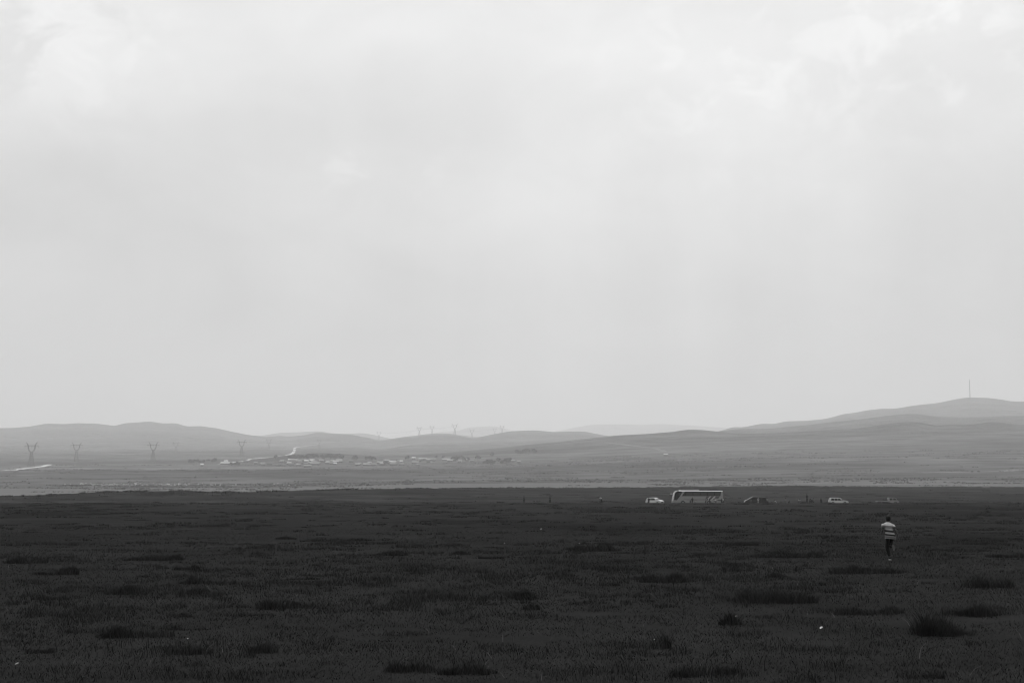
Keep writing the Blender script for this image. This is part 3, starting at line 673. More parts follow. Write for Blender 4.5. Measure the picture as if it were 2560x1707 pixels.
def make_wagon():
    D = 347; X = at_px(2096, D); root = empty('estate_car', (X, D, tz(X, D)), R(-6))
    tag(root, 'boxy white off-road wagon with three side windows right of the people', 'car'); W = 1.8
    top = [(-2.3, .45), (-2.36, .8), (-2.28, 1.0), (-2.02, 1.60), (-1.85, 1.66), (.15, 1.66), (.35, 1.62), (.98, 1.10), (1.95, .98), (2.25, .86), (2.34, .6), (2.28, .30)]
    m, hw = hull(top, .28, [1.45, -1.40], .42, W, .98, .14); m.build('body', PAINTW, root, bevel=.04)
    side_panels('side_window', [[(-1.86, 1.06), (-1.70, 1.50), (-1.12, 1.50), (-1.12, 1.04)], [(-1.0, 1.04), (-1.0, 1.50), (-.28, 1.50), (-.28, 1.04)], [(-.16, 1.04), (-.16, 1.50), (.25, 1.50), (.74, 1.04)]], hw, GLASS, root)
    slope_panel(.96, 1.13, .40, 1.58, .78, .70).build('windscreen', GLASS, root)
    slope_panel(-2.05, 1.55, -2.24, 1.08, .68, .76).build('rear_window', GLASS, root)
    side_panels('roof_rail', [[(-1.8, 1.72), (.1, 1.72), (.1, 1.69), (-1.8, 1.69)]], lambda z: .66, PAINTW, root, .01)
    MB().box((2.33, 0, .66), (.06, 1.0, .22)).build('grille', TRIM, root, bevel=.02)
    for s in (1, -1):
        MB().box((2.28, s * .70, .70), (.14, .26, .2)).build('headlight', LAMP, root, bevel=.03)
        MB().box((.82, s * 1.0, 1.08), (.12, .2, .15)).build('mirror', TRIM, root, bevel=.03)
        MB().box((-2.32, s * .78, .9), (.08, .16, .3)).build('tail_light', gray('tail_lens', .08, .3), root, bevel=.02)
    MB().box((2.36, 0, .42), (.14, 1.7, .16)).build('bumper', PAINTW, root, bevel=.03)
    wheels(root, [1.45, -1.40], .36, W)
make_wagon()

def make_truck():
    D = 352; X = at_px(2219, D); root = empty('pickup_truck', (X, D, tz(X, D)), 0)
    tag(root, 'worn grey double-cab truck with a low flat bed, rightmost vehicle', 'truck'); W = 1.75
    q = lambda pts: [(x - 2.7, z) for x, z in pts]
    top = q([(3.12, .45), (2.95, 1.0), (2.78, 1.62), (2.88, 1.72), (4.35, 1.70), (4.55, 1.62), (4.95, 1.08), (5.15, .92), (5.35, .62), (5.36, .35)])
    m, hw = hull(top, .32, [4.45 - 2.7], .40, W, 1.0, .12); m.build('cab', PAINTT, root, bevel=.04)
    side_panels('side_window', [q([(3.08, 1.08), (2.98, 1.55), (3.72, 1.56), (3.72, 1.08)]), q([(3.90, 1.08), (3.90, 1.56), (4.40, 1.54), (4.74, 1.08)])], hw, GLASSL, root)
    side_panels('door_seam', [q([(3.10, .98), (4.8, .98), (4.8, .95), (3.10, .95)])], hw, TRIM, root, .008)
    slope_panel(4.92 - 2.7, 1.12, 4.58 - 2.7, 1.58, .76, .70).build('windscreen', GLASS, root)
    for s in (1, -1):
        MB().box((5.28 - 2.7, s * .66, .72), (.12, .26, .18)).build('headlight', LAMP, root, bevel=.03)
        MB().box((4.78 - 2.7, s * 1.0, 1.2), (.1, .16, .24)).build('mirror', TRIM, root, bevel=.02)
    bed = MB().box((1.36 - 2.7, 0, .62), (2.72, 1.72, .10)).build('bed_floor', BEDM, root)
    for s in (1, -1): MB().box((1.36 - 2.7, s * .86, .79), (2.72, .05, .26)).build('bed_side', gray('bed_side_paint', .32, .6), bed, bevel=.01)
    MB().box((.02 - 2.7, 0, .79), (.05, 1.72, .26)).build('tailgate', gray('bed_side_paint', .32, .6), bed)
    MB().box((2.3 - 2.7, 0, .5), (4.6, .8, .14)).build('chassis', TRIM, root)
    wheels(root, [4.45 - 2.7, .95 - 2.7], .36, W)
make_truck()

# ------------------------------------------------------------------ horse, cattle, sheep
def beast(name, mat, L, Hh, neck_up, leg, parent=None, thick=1.0):
    """four-legged animal along +x, standing"""
    S = Sk(); b_ = Hh
    r0 = S.p((-.18 * L, 0, b_ * .74), .17 * L * thick)
    bel = S.p((.05 * L, 0, b_ * .70), .175 * L * thick, r0); ch = S.p((.30 * L, 0, b_ * .73), .165 * L * thick, bel)
    rump = S.p((-.40 * L, 0, b_ * .78), .13 * L * thick, r0)
    t1 = S.p((-.52 * L, 0, b_ * .76), .03 * L, rump); S.p((-.58 * L, 0, b_ * .42), .022 * L, t1)
    nk = S.p((.50 * L, 0, b_ * (.86 + neck_up * .5)), .095 * L * thick, ch); hd = S.p((.64 * L, 0, b_ * (.95 + neck_up)), .065 * L, nk)
    mz = S.p((.82 * L, 0, b_ * (.82 + neck_up)), .040 * L, hd)
    for s in (1, -1): S.p((.62 * L, s * .06 * L, b_ * (1.04 + neck_up)), .016 * L, hd)
    for s in (1, -1):
        f1 = S.p((.33 * L, s * .12 * L, b_ * .52), .062 * L * thick, ch); f2 = S.p((.33 * L, s * .11 * L, b_ * .28), .034 * L, f1); f3 = S.p((.34 * L, s * .11 * L, b_ * .05), .028 * L, f2); S.p((.37 * L, s * .11 * L, .02 * b_), .03 * L, f3)
        h1 = S.p((-.36 * L, s * .12 * L, b_ * .54), .085 * L * thick, rump); h2 = S.p((-.46 * L, s * .11 * L, b_ * .32), .036 * L, h1); h3 = S.p((-.42 * L, s * .11 * L, b_ * .05), .028 * L, h2); S.p((-.39 * L, s * .11 * L, .02 * b_), .03 * L, h3)
    return S.obj(name, mat, parent)
def horse(x, D, rz, label):
    X = at_px(x, D); root = empty('horse', (X, D, tz(X, D)), rz); tag(root, label, 'horse')
    beast('body', gray('dark_horse_coat', .015, .7), 1.75, 1.5, .14, 1, root)
    m = MB().box((.72, 0, 1.44), (.42, .05, .12)); m.build('mane', HAIR, root)
    MB().box((.05, 0, 1.42), (.5, .44, .08)).build('saddle', gray('saddle_leather', .05, .6), root, bevel=.03)
horse(2028.5, 342, R(52), 'dark saddled horse standing behind the tall person in dark clothes')
CATTLE = beast('cow', gray('dark_cow_hide', .01, .8), 1.9, 1.35, -.05, 1, None, 1.05); first = True
cat_px = [(312, 1222, .3), (443, 1215, 2.9), (492, 1224.5, 1.0), (558, 1217, 3.3), (655, 1215.5, .2), (68, 1199, 2.0), (800, 1212, 1.2), (863, 1209.5, .4), (909, 1211, 3.0), (1295, 1203, 2.2), (2177, 1177.5, .5), (2404, 1168.5, 2.8), (2430, 1180.5, .2), (2447, 1180.5, 3.0), (2278, 1201.5, .7), (540, 1195, .1), (489, 1193, 1.4), (2270, 1209, 2.0)]
cl_ = ['cow far left on the pale strip beneath the nearest pylons', 'cow below the middle of the sheep flock']
for (x, y, rz) in cat_px:
    o = CATTLE if first else CATTLE.copy()
    if not first: col.objects.link(o)
    first = False
    p = hit(x, y); o.location = p; o.rotation_euler = (0, 0, rz); k = 1.5; o.scale = (k, k, k)
    side = 'left' if x < 1000 else 'right'
    tag(o, 'small dark grazing animal far off on the pale valley floor, ' + side + ' part of the plain', 'cow', 'dark cattle grazing far off')
WOOL = gray('sheep_wool', .80, .95, .1)
SHEEP = beast('sheep', WOOL, 1.0, .72, -.02, 1, None, 1.35); first = True
rs = random.Random(5)
for k in range(130):
    x = rs.choice([rs.gauss(300, 45), rs.uniform(155, 760), rs.gauss(380, 60), rs.uniform(220, 560)]); x = min(max(x, 150), 762)
    y = 1211.5 + rs.gauss(0, 1.4) + (x - 300) * .004
    o = SHEEP if first else SHEEP.copy()
    if not first: col.objects.link(o)
    first = False
    p = hit(x, y); o.location = p; o.rotation_euler = (0, 0, rs.uniform(0, 6.28)); k_ = rs.uniform(1.1, 1.5); o.scale = (k_,) * 3
    tag(o, 'tiny pale sheep in the scattered flock on the left valley floor', 'sheep', 'sheep of the flock on the valley floor')

# ------------------------------------------------------------------ people round the vehicles
G1, G2, G3 = 'people beside the coach', 'people between the van and the wagon', 'people on the plain left of the cars'
person(1310, 1257, 318, 'person standing alone in a dark wide skirt, leftmost of all people', 'photo', R(30), 1.64, .06, .02, group=G3, skirt=True)
person(1375, 1257, 318, 'person in dark clothes standing alone with hands at the face', 'photo', R(180), 1.72, .035, .012, group=G3)
person(1504, 1257, 318, 'person in a white top and dark trousers bending forward', 'lean', R(75), 1.85, .55, .012, group=G3)
person(1622, 1257, 341, 'person in black standing in front of the white hatchback\'s rear door', 'stand', R(20), 1.78, .015, .012, group=G1)
person(1725.8, 1257, 338, 'small child in dark clothes beside the coach behind its front wheel', 'stand', R(10), 1.15, .04, .03, group=G1)
person(1731, 1257, 337, 'adult in dark clothes standing next to the small child by the coach', 'stand', R(0), 1.75, .02, .012, group=G1)
person(1737.8, 1257, 338, 'child in a white patterned top at the coach, arm held out', 'reach', R(-20), 1.25, .5, .2, group=G1)
person(1764.5, 1257, 338, 'person in a pale top stooping before the coach\'s slanting bands', 'lean', R(-70), 1.7, .22, .015, group=G1)
person(1774, 1257, 336, 'person in dark clothes standing before the coach\'s rear half', 'stand', R(90), 1.5, .025, .015, group=G1)
person(1790, 1257, 337, 'person in a bright white shirt leaning beside the coach\'s tail', 'lean', R(100), 1.68, .75, .012, group=G1)
person(1804.2, 1257, 338, 'person in dark clothes right behind the coach\'s rear corner', 'stand', R(-30), 1.5, .02, .012, group=G1)
person(1808.5, 1257, 336, 'person in a white shirt and dark trousers past the coach\'s rear end', 'walk', R(80), 1.68, .7, .012, group=G1)
person(1895.6, 1257, 338, 'person in grey standing in front of the black van\'s middle', 'stand', R(180), 1.66, .42, .30, group=G2, hair=.4)
person(1877, 1257, 339, 'dim figure in charcoal standing by the black van\'s front wheel', 'stand', R(170), 1.5, .09, .06, group=G2)
person(1918.6, 1257, 340, 'person in a light shirt just behind the black van', 'reach', R(120), 1.62, .3, .03, group=G2)
person(1938.3, 1257, 336, 'person in a white striped top crouching right of the van', 'crouch', R(110), 1.75, .6, .03, group=G2)
person(1963.8, 1257, 340, 'person in faded grey clothes standing beside the seated person', 'stand', R(60), 1.6, .30, .2, group=G2)
person(1972, 1257, 336, 'person in black sitting on the grass', 'crouch', R(-80), 1.5, .015, .012, group=G2)
person(1996.5, 1257, 338, 'person with dark hair in a round white top', 'lean', R(-150), 1.62, .6, .1, group=G2)
person(2017.4, 1257, 300, 'tall person in dark clothes standing in front of the horse', 'stand', R(200), 1.86, .03, .05, group=G2)
person(2052.8, 1257, 334, 'person in a dark coat standing alone left of the white wagon', 'stand', R(180), 1.6, .015, .012, group=G2, skirt=True)

# ------------------------------------------------------------------ pylons
STEEL = gray('galvanised_steel', .10, .7, .2)
def make_pylon():
    root = empty('power_pylon', (0, 0, 0))
    def lattice(m, z0, w0, z1, w1, n, r):
        for i in range(n):
            a = i / n; b_ = (i + 1) / n; za, zb = z0 + (z1 - z0) * a, z0 + (z1 - z0) * b_; wa, wb = w0 + (w1 - w0) * a, w0 + (w1 - w0) * b_
            cs = [(1, 1), (1, -1), (-1, -1), (-1, 1)]
            for k in range(4):
                (x, y), (x2, y2) = cs[k], cs[(k + 1) % 4]
                m.bar((x * wa, y * wa, za), (x * wb, y * wb, zb), r)
                m.bar((x * wa, y * wa, za), (x2 * wb, y2 * wb, zb), r * .55); m.bar((x2 * wa, y2 * wa, za), (x * wb, y * wb, zb), r * .55)
    m = MB(); lattice(m, 0, 5.0, 28.5, 1.5, 6, .42); m.build('tower_body', STEEL, root)
    def truss(m, pts, hw, r):
        for i in range(len(pts) - 1):
            (xa, za, wa), (xb, zb, wb) = pts[i], pts[i + 1]
            d = V((xb - xa, 0, zb - za)).normalized(); nn = V((-d.z, 0, d.x))
            for s in (1, -1):
                for t in (1, -1):
                    m.bar((xa + nn.x * wa * s, t * hw, za + nn.z * wa * s), (xb + nn.x * wb * s, t * hw, zb + nn.z * wb * s), r)
                m.bar((xa + nn.x * wa, s * hw, za + nn.z * wa), (xb - nn.x * wb, s * hw, zb - nn.z * wb), r * .6)
                m.bar((xa - nn.x * wa, s * hw, za - nn.z * wa), (xb + nn.x * wb, s * hw, zb + nn.z * wb), r * .6)
    for s in (1, -1):
        m = MB(); truss(m, [(0, 28.5, 1.0), (s * 4.3, 31.5, .9), (s * 6.9, 36, .8), (s * 7.6, 42.5, .8)], .9, .25)
        truss(m, [(s * 7.6, 42.5, .8), (s * 9.0, 46, .5), (s * 12.2, 50, .1)], .7, .22); m.build('cup_arm', STEEL, root)
    m = MB(); truss(m, [(-15.5, 42.6, .1), (-10, 42.8, .6), (-3, 42.8, .6), (3, 42.8, .6), (10, 42.8, .6), (15.5, 42.6, .1)], .8, .24); m.build('crossarm', STEEL, root)
    for x in (-14.5, 0, 14.5):
        m = MB()
        m.bar((x - 1.2, 0, 42.2), (x, 0, 38.2), .14, 6); m.bar((x + 1.2, 0, 42.2), (x, 0, 38.2), .14, 6); m.build('insulator', gray('insulator_glass', .15, .4), root)
    return root
PYL = make_pylon(); first = True; PY = {}
pl = [('A1', 79.7, 1105, 2760, 'largest pylon, standing over the pale road at the far left'),
      ('B1', 192, 1105.6, 3150, 'second pylon from the left, alone between the two bigger ones'),
      ('A2', 383.7, 1104.4, 3100, 'big pylon below the highest point of the left hill'),
      ('B2', 439.7, 1103, 4300, 'fainter pylon close right of the big one under the left hill'),
      ('A3', 604.6, 1099, 3800, 'pylon above the left end of the village road'),
      ('B3', 672.2, 1096.4, 4700, 'faint pylon left of the bend in the village road'),
      ('A4', 798.3, 1099.7, 5300, 'faint pylon above the wooded mound behind the village'),
      ('B4', 947.5, 1087.5, 7300, 'pylon top rising from the notch between the left and middle hills'),
      ('A5', 1048.6, 1066, 7000, 'leftmost pylon on the skyline of the middle hill'),
      ('B5', 1080.2, 1071, 7050, 'second skyline pylon, with the widest crossarm, on the middle hill'),
      ('A6', 1137, 1059, 7000, 'tallest pylon on the skyline, right of the middle hilltop'),
      ('B6', 1179.7, 1072, 7400, 'skyline pylon at the dip right of the middle hill'),
      ('A7', 1237, 1081, 8600, 'tiny pylon top left of the last one on the skyline'),
      ('B7', 1255.3, 1072, 7500, 'rightmost pylon on the skyline')]
for key, x, yt, D, lab in pl:
    o = PYL if first else copy_tree(PYL); first = False
    t = P(x, yt, D); zb = tz(t.x, D) - .3; s = (t.z - zb) / 50.0
    s2 = min(max(s, .7), 1.35) if D < 6000 else min(max(s, .8), 1.3)
    o.location = (t.x, D, t.z - 50 * s2 if s > s2 else zb); o.scale = (s2 if D < 6000 else max(s2, 1.0),) * 3
    if s > s2: o.location.z = zb
    o.rotation_euler = (0, 0, R({'A': -8, 'B': 6}[key[0]])); tag(o, lab, 'pylon', 'cup-shaped power pylons crossing the valley'); PY[key] = o
WIRE = gray('aluminium_wire', .25, .6)
for ln in ('A', 'B'):
    ks = [k for k in PY if k[0] == ln]; ks.sort()
    for wi, off in enumerate((-14.5, 0, 14.5)):
        m = MB()
        for a_, b_ in zip(ks, ks[1:]):
            A, B = PY[a_], PY[b_]
            pa = A.location + V((off * A.scale.x, 0, 38 * A.scale.z)); pb = B.location + V((off * B.scale.x, 0, 38 * B.scale.z))
            n = 16; q_ = []
            for i in range(n + 1):
                t = i / n; c = pa.lerp(pb, t); c.z -= 4 * t * (1 - t) * min(22, (pb - pa).length * .02); q_.append(c)
            for u, v_ in zip(q_, q_[1:]): m.bar(u, v_, .13, 3)
        o = m.build('overhead_wire', WIRE, None)
        tag(o, ('left' if wi == 0 else 'middle' if wi == 1 else 'right') + ' conductor strung along the ' + ('bigger, nearer' if ln == 'A' else 'fainter, farther') + ' row of pylons', 'power line', 'wires strung between the pylons')

# mast on the right hill
t = P(2423.4, 948, 7250); zb = tz(t.x, 7250); hh = t.z - zb; root = empty('radio_mast', (t.x, 7250, zb - .2)); tag(root, 'tall thin radio mast on top of the right-hand hill', 'mast')
m = MB()
for i in range(12):
    a = i / 12; b_ = (i + 1) / 12; wa, wb = 2.3 - 1.6 * a, 2.3 - 1.6 * b_
    for k in range(3):
        t1, t2 = 2.094 * k, 2.094 * (k + 1)
        m.bar((wa * math.cos(t1), wa * math.sin(t1), a * hh), (wb * math.cos(t1), wb * math.sin(t1), b_ * hh), .70)
        m.bar((wa * math.cos(t1), wa * math.sin(t1), a * hh), (wb * math.cos(t2), wb * math.sin(t2), b_ * hh), .28)
m.build('lattice_shaft', STEEL, root)
for z_, r_ in ((.99, 1.6), (.93, 2.0), (.87, 2.0)):
    m = MB()
    for k in range(3): m.box((r_ * math.cos(2.094 * k), r_ * math.sin(2.094 * k), z_ * hh), (.7, .7, 2.2))
    m.build('antenna', gray('antenna_white', .3, .6), root)
h_ = V((t.x + 8, 7246, tz(t.x + 8, 7246)))
hut = empty('equipment_hut', h_); tag(hut, 'small hut at the foot of the radio mast', 'hut')
MB().box((0, 0, 1.4), (7, 4, 2.8)).build('wall', gray('hut_wall', .2, .9), hut); MB().box((0, 0, 2.95), (7.6, 4.6, .3)).build('roof', gray('hut_roof', .15, .9), hut)

# ------------------------------------------------------------------ village
def house(x, y, wpx, bright, label, hf=1.0, rz=None, name='house', cat='house', group='low houses of the far village'):
    p = hit(x, y + 2); D = p.y; L = max(5, wpx * D / F) * 1.1; dep = 9.0; hgt = 3.2 * hf
    bright = bright * .6 if bright > .3 else bright; root = empty(name, (p.x, p.y, p.z - .3), rs.uniform(-.25, .25) if rz is None else rz); tag(root, label, cat, group)
    MB().box((0, 0, hgt / 2), (L, dep, hgt)).build('wall', gray('house_wall_%d' % 8, .08, .9), root)
    m = MB(); m.prism([(-dep / 2 - .4, hgt - .1), (dep / 2 + .4, hgt - .1), (0, hgt + 2.4)], -L / 2 - .4, L / 2 + .4)
    m.v = [(yy, xx, zz) for xx, yy, zz in m.v]
    m.build('roof', gray('roof_%02d' % int(bright * 100), bright, .5 if bright > .5 else .8, .4), root)
    m = MB(); nw = max(1, int(L / 4))
    for k in range(nw): 
        if k != nw // 2: MB().box((-L / 2 + (k + .5) * L / nw, -dep / 2, 1.6), (1.3, .08, 1.1)).build('window', GLASS, root)
    MB().box((-L / 2 + (nw // 2 + .5) * L / nw, -dep / 2, 1.05), (1.0, .08, 2.0)).build('door', gray('door_wood', .05, .7), root)
    return root
hs = [(505, 1163, 5, .9, 'tiny bright-roofed hut at the left end of the village'),
      (565, 1154, 8, .9, 'bright gabled house at the near end of the village road'),
      (563, 1159, 20, .9, 'long low bright-roofed shed below the end of the road'), (585, 1158.5, 16, .8, 'shed with a bright roof continuing the row below the road end'),
      (657, 1160, 9, .4, 'pale square house under the middle of the village road'), (705, 1154, 9, .45, 'house with a dull pale roof right of the road bend'),
      (727, 1151, 12, .9, 'brightest roofed house left under the wooded mound'), (723, 1159, 9, .8, 'bright-roofed house nearest us below the mound\'s left side'),
      (747, 1154, 12, .35, 'grey-roofed house between two bright roofs under the mound'), (766, 1153.6, 9, .9, 'bright-roofed house below the centre of the mound'),
      (780, 1152, 8, .85, 'bright-roofed house set a little higher, below the mound\'s top'), (787, 1160, 20, .4, 'long dull-roofed barn below the mound'),
      (769, 1166, 16, .35, 'long grey shed lowest below the mound'), (839, 1155, 12, .75, 'bright-roofed house at the right foot of the mound'),
      (838, 1160, 6, .9, 'small shining-roofed hut right below the mound'), (893, 1162, 9, .45, 'pale-roofed house alone in the village centre'),
      (915, 1162, 12, .6, 'light-roofed house low in the village centre'), (924, 1158, 8, .5, 'light-roofed house just above the low central one'),
      (950, 1157, 12, .5, 'dull-roofed house between the centre and the bright pair'), (982, 1155.6, 15, .85, 'long bright roof, left of the bright pair right of centre'),
      (983, 1158.7, 9, .5, 'lower house in front of the long bright roof'), (1003.5, 1155, 7, .95, 'small shining roof, right of the bright pair'),
      (1034, 1146, 8, .9, 'bright-roofed house standing highest at the village back'), (1039, 1157, 14, .4, 'long dull roof at the front of the right half'),
      (1057, 1148, 18, .3, 'long dim barn right of the highest bright roof'), (1070, 1150, 8, .5, 'pale house at the end of the dim barn'),
      (1115, 1149.7, 16, .6, 'long thin bright roof in the village\'s right end'), (1229, 1159, 8, .4, 'lone pale hut out right of the village'),
      (1262, 1153, 9, .35, 'pale house left of the dark tree at the farm'), (1281, 1153, 12, .4, 'pale long house right of the dark tree at the farm'),
      (1297, 1155.5, 7, .4, 'small pale outbuilding, farthest right at the farm'),
      (1664, 1138, 8, .75, 'lone bright-roofed hut on the slope above the coach')]
for h in hs: house(*h)
for k in range(70):
    x = rs.choice([rs.uniform(600, 1150), rs.gauss(1000, 90), rs.gauss(760, 60)]); y = rs.uniform(1150, 1163)
    x = min(max(x, 590), 1180)
    if x > 1060: y = rs.uniform(1148, 1158)
    house(x, y, rs.uniform(7, 13), rs.choice([.04, .06, .10, .16, .24, .3]), 'dull low house lost among its neighbours in the hazy village', group='dull houses lost in the village')

# trees
def tree_variant(seed, Hh, mat):
    r = np.random.default_rng(seed); n = 420
    lobes = [(r.uniform(-.22, .22) * Hh, r.uniform(-.22, .22) * Hh, r.uniform(.42, .8) * Hh, r.uniform(.14, .24) * Hh) for _ in range(6)]
    vs = []; 
    for i in range(n):
        lx, ly, lz, lr = lobes[r.integers(6)]; d = r.normal(size=3); d /= np.linalg.norm(d); c = np.array([lx, ly, lz]) + d * lr * r.uniform(.4, 1.05)
        a = r.normal(size=3); a /= np.linalg.norm(a); b_ = np.cross(a, r.normal(size=3)); b_ /= np.linalg.norm(b_); s = Hh * r.uniform(.05, .09)
        vs += [c - a * s, c + b_ * s, c + a * s, c - b_ * s]
    root = empty('tree', (0, 0, 0))
    np_mesh('crown', np.array(vs), np.arange(n * 4).reshape(-1, 4), mat, root)
    m = MB(); m.bar((0, 0, -.5), (0, 0, Hh * .5), Hh * .035, 7, Hh * .018)
    for lx, ly, lz, lr in lobes[:4]: m.bar((0, 0, Hh * .35), (lx, ly, lz), Hh * .015, 5, Hh * .006)
    m.build('trunk', gray('bark', .06, .9), root); return root
LEAF = gray('tree_foliage', .02, .9, .05, .3, .5)
tv = [tree_variant(s, 9.0, LEAF) for s in (1, 2, 3)]; used = [0, 0, 0]
tp = [(476, 1158), (484, 1157), (492, 1157), (500, 1156.5), (508, 1157.5), (521, 1153), (535, 1155.5), (578, 1164), (586, 1164), (594, 1163.5), (689, 1146)]
tp += [(722 + i * 4.5 + rs.uniform(-1, 1), 1145.5 + rs.uniform(-1.5, 1)) for i in range(16)] + [(806 + i * 5 + rs.uniform(-1, 1), 1145.5 + rs.uniform(-1.5, 1)) for i in range(11)]
tp += [(884, 1148), (888, 1149), (915, 1150), (923, 1149.5), (931, 1149), (938, 1149), (965, 1161), (1018, 1148), (1108, 1146), (1134, 1149), (1140, 1151), (1145, 1146.5), (1152, 1149), (1160, 1150), (1170, 1149), (1194, 1149), (1090, 1144), (1230, 1141)]
tp += [(1266, 1156), (1270, 1156.5), (1274, 1155.5)] + [(1294 + i * 4.6, 1134.3 - i * .35) for i in range(7)] + [(1335, 1131.5), (1340, 1131)] + [(rs.uniform(1190, 1260), rs.uniform(1155, 1161)) for _ in range(6)]
for i, (x, y) in enumerate(tp):
    k = i % 3; o = tv[k] if not used[k] else copy_tree(tv[k]); used[k] = 1
    p = hit(x, y + 3.5); o.location = p; s = rs.uniform(.95, 1.5); 
    if 1262 < x < 1278: s = 1.35
    o.scale = (s * 1.15, s * 1.15, s); o.rotation_euler = (0, 0, rs.uniform(0, 6.28))
    g, lab = (('trees at the village\'s left end', 'dark tree in the clump at the left end of the village') if x < 610 else
              ('trees on the mound', 'dark tree in the wood on the mound behind the village') if 715 < x < 865 else
              ('trees at the farm', 'dark round tree beside the pale farm houses right of the village') if 1262 < x < 1278 else
              ('trees in the short row', 'tree in the short row standing alone on the slope right of the village') if x > 1285 else
              ('trees scattered in the village', 'dark tree scattered between the houses of the right part of the village'))
    tag(o, lab, 'tree', g)

# ------------------------------------------------------------------ grass
def blades(cx, cy, hgt, wid, lean, seed=0):
    """one bent blade per point: two stacked tapering pieces"""
    r = np.random.default_rng(seed); n = len(cx); z = np.concatenate([terr(cx[j:j + 60000], cy[j:j + 60000]) for j in range(0, n, 60000)]) - .01
    az_ = r.uniform(0, 2 * np.pi, n); la = r.uniform(0, 2 * np.pi, n)
    dx, dy = np.cos(az_) * wid / 2, np.sin(az_) * wid / 2; lx, ly = np.cos(la) * lean * hgt, np.sin(la) * lean * hgt
    B = np.stack([cx, cy, z], 1); W_ = np.stack([dx, dy, np.zeros(n)], 1)
    M1 = B + np.stack([lx * .3, ly * .3, hgt * .55], 1); Tp = B + np.stack([lx, ly, hgt], 1)
    Vv = np.stack([B - W_, B + W_, M1 + W_ * .75, M1 - W_ * .75, Tp], 1).reshape(-1, 3)
    i = np.arange(n)[:, None] * 5
    F1 = np.concatenate([i + [0, 1, 2], i + [0, 2, 3], i + [3, 2, 4]], 0)
    return Vv, F1
def grass_material(name, lo, hi, sc_=1.5):
    m = bpy.data.materials.new(name); m.use_nodes = True; N = NT(m.node_tree); b = N.n['Principled BSDF']
    v = N.ramp(N.noise(N.new('ShaderNodeTexCoord').outputs['Object'], sc_, 5, .7), .3, .7, lo, hi, False)
    c = N.new('ShaderNodeCombineColor')
    for i in range(3): N.l.new(v, c.inputs[i])
    N.l.new(c.outputs[0], b.inputs['Base Color']); b.inputs['Roughness'].default_value = .9; b.inputs['Specular IOR Level'].default_value = 0.05
    return m
TURF = grass_material('short_turf', .027, .050, .7); WEED = grass_material('weed_leaves', .021, .046, 3.0); DRY = grass_material('dry_stalk', .12, .22)
gr = np.random.default_rng(11)
def field(n, d0, d1, pw=1.0):
    u = gr.random(n); D = d0 * (d1 / d0) ** u; a = gr.uniform(-.40, .40, n); return a * D, D
cx, cy = field(210000, 15, 110)
den = vn(cx / 1.3, cy / 1.3) + vn(cx / .45 + 7, cy / .45) * .6; keep = den > -.35; cx, cy = cx[keep], cy[keep]
sc_d = np.sqrt(cy / 18)
hh_ = gr.uniform(.02, .05, len(cx)) * (1 + .6 * np.clip(vn(cx / 3, cy / 3) + .2, 0, 1)) * np.clip(sc_d, 1, 1.5)
Vv, Ff = blades(cx, cy, hh_, .007 * sc_d * gr.uniform(.8, 2.0, len(cx)), .9, 1)
o = np_mesh('grass', Vv, Ff, TURF); tag(o, 'short dark turf covering the near plain', 'grass', kind='stuff')
# low weed growth scattered over the plain
def clump_pts(x, y, wx_, wy_, n, r):
    th = r.uniform(0, 2 * np.pi, n); q = np.sqrt(r.random(n)); X = x + np.cos(th) * q * wx_; Yy = y + np.sin(th) * q * wy_
    k = 1 - q * .6; return X, Yy, k
def ragged(X, Yy, s_=.3, t_=-.08):
    return (vn(X / s_ + 31, Yy / s_ + 17) + .5 * vn(X / (s_ * .4), Yy / (s_ * .4) + 5)) > t_
XS, YS, HS, WS = [], [], [], []
NC = 5200
D_ = 20 * (950 / 20) ** gr.random(NC); a_ = gr.uniform(-.40, .40, NC)
for i in range(NC):
    D = D_[i]; x = a_[i] * D
    pd = 1.3 * vn(np.array([x / 22.]), np.array([D / 22.]))[0]
    if pd < -.05 and gr.random() < .75: continue
    w_ = gr.uniform(.2, .7) if gr.random() < .7 else gr.uniform(.5, 1.7)
    if 49 < D < 57.5 and 13 < x < 16.8: continue
    w_ *= (1 + min(D, 500) / 160); n = int(min(700, 18 + w_ * 330 / (1 + D / 60)))
    X, Yy, k = clump_pts(x, D, w_, w_ * gr.uniform(.5, 1.0), n, gr)
    kp = ragged(X, Yy, .28 * (1 + D / 90), -.02); X, Yy, k = X[kp], Yy[kp], k[kp]; n = len(X)
    if n < 2: continue
    hgt = gr.uniform(.05, .20) * (.8 + .5 * min(w_, 1.2)) * (1 + .25 * min(D, 200) / 100)
    XS.append(X); YS.append(Yy); HS.append(hgt * k * gr.uniform(.5, 1.1, n)); WS.append(np.full(n, .008 * max(1, D / 30)) * gr.uniform(.7, 1.8, n))
Vv, Ff = blades(np.concatenate(XS), np.concatenate(YS), np.concatenate(HS), np.concatenate(WS), .6, 2)
o = np_mesh('weeds', Vv, Ff, WEED); tag(o, 'low dark weeds scattered over the plain', 'weeds', kind='stuff')
# a few dry pale stalks
cx, cy = field(420, 17, 60); Vv, Ff = blades(cx, cy, gr.uniform(.06, .20, 420), np.full(420, .006) * np.sqrt(cy / 18), 1.4, 3)
o = np_mesh('dry_grass', Vv, Ff, DRY); tag(o, 'dry pale grass stalks between the turf', 'grass', kind='stuff')

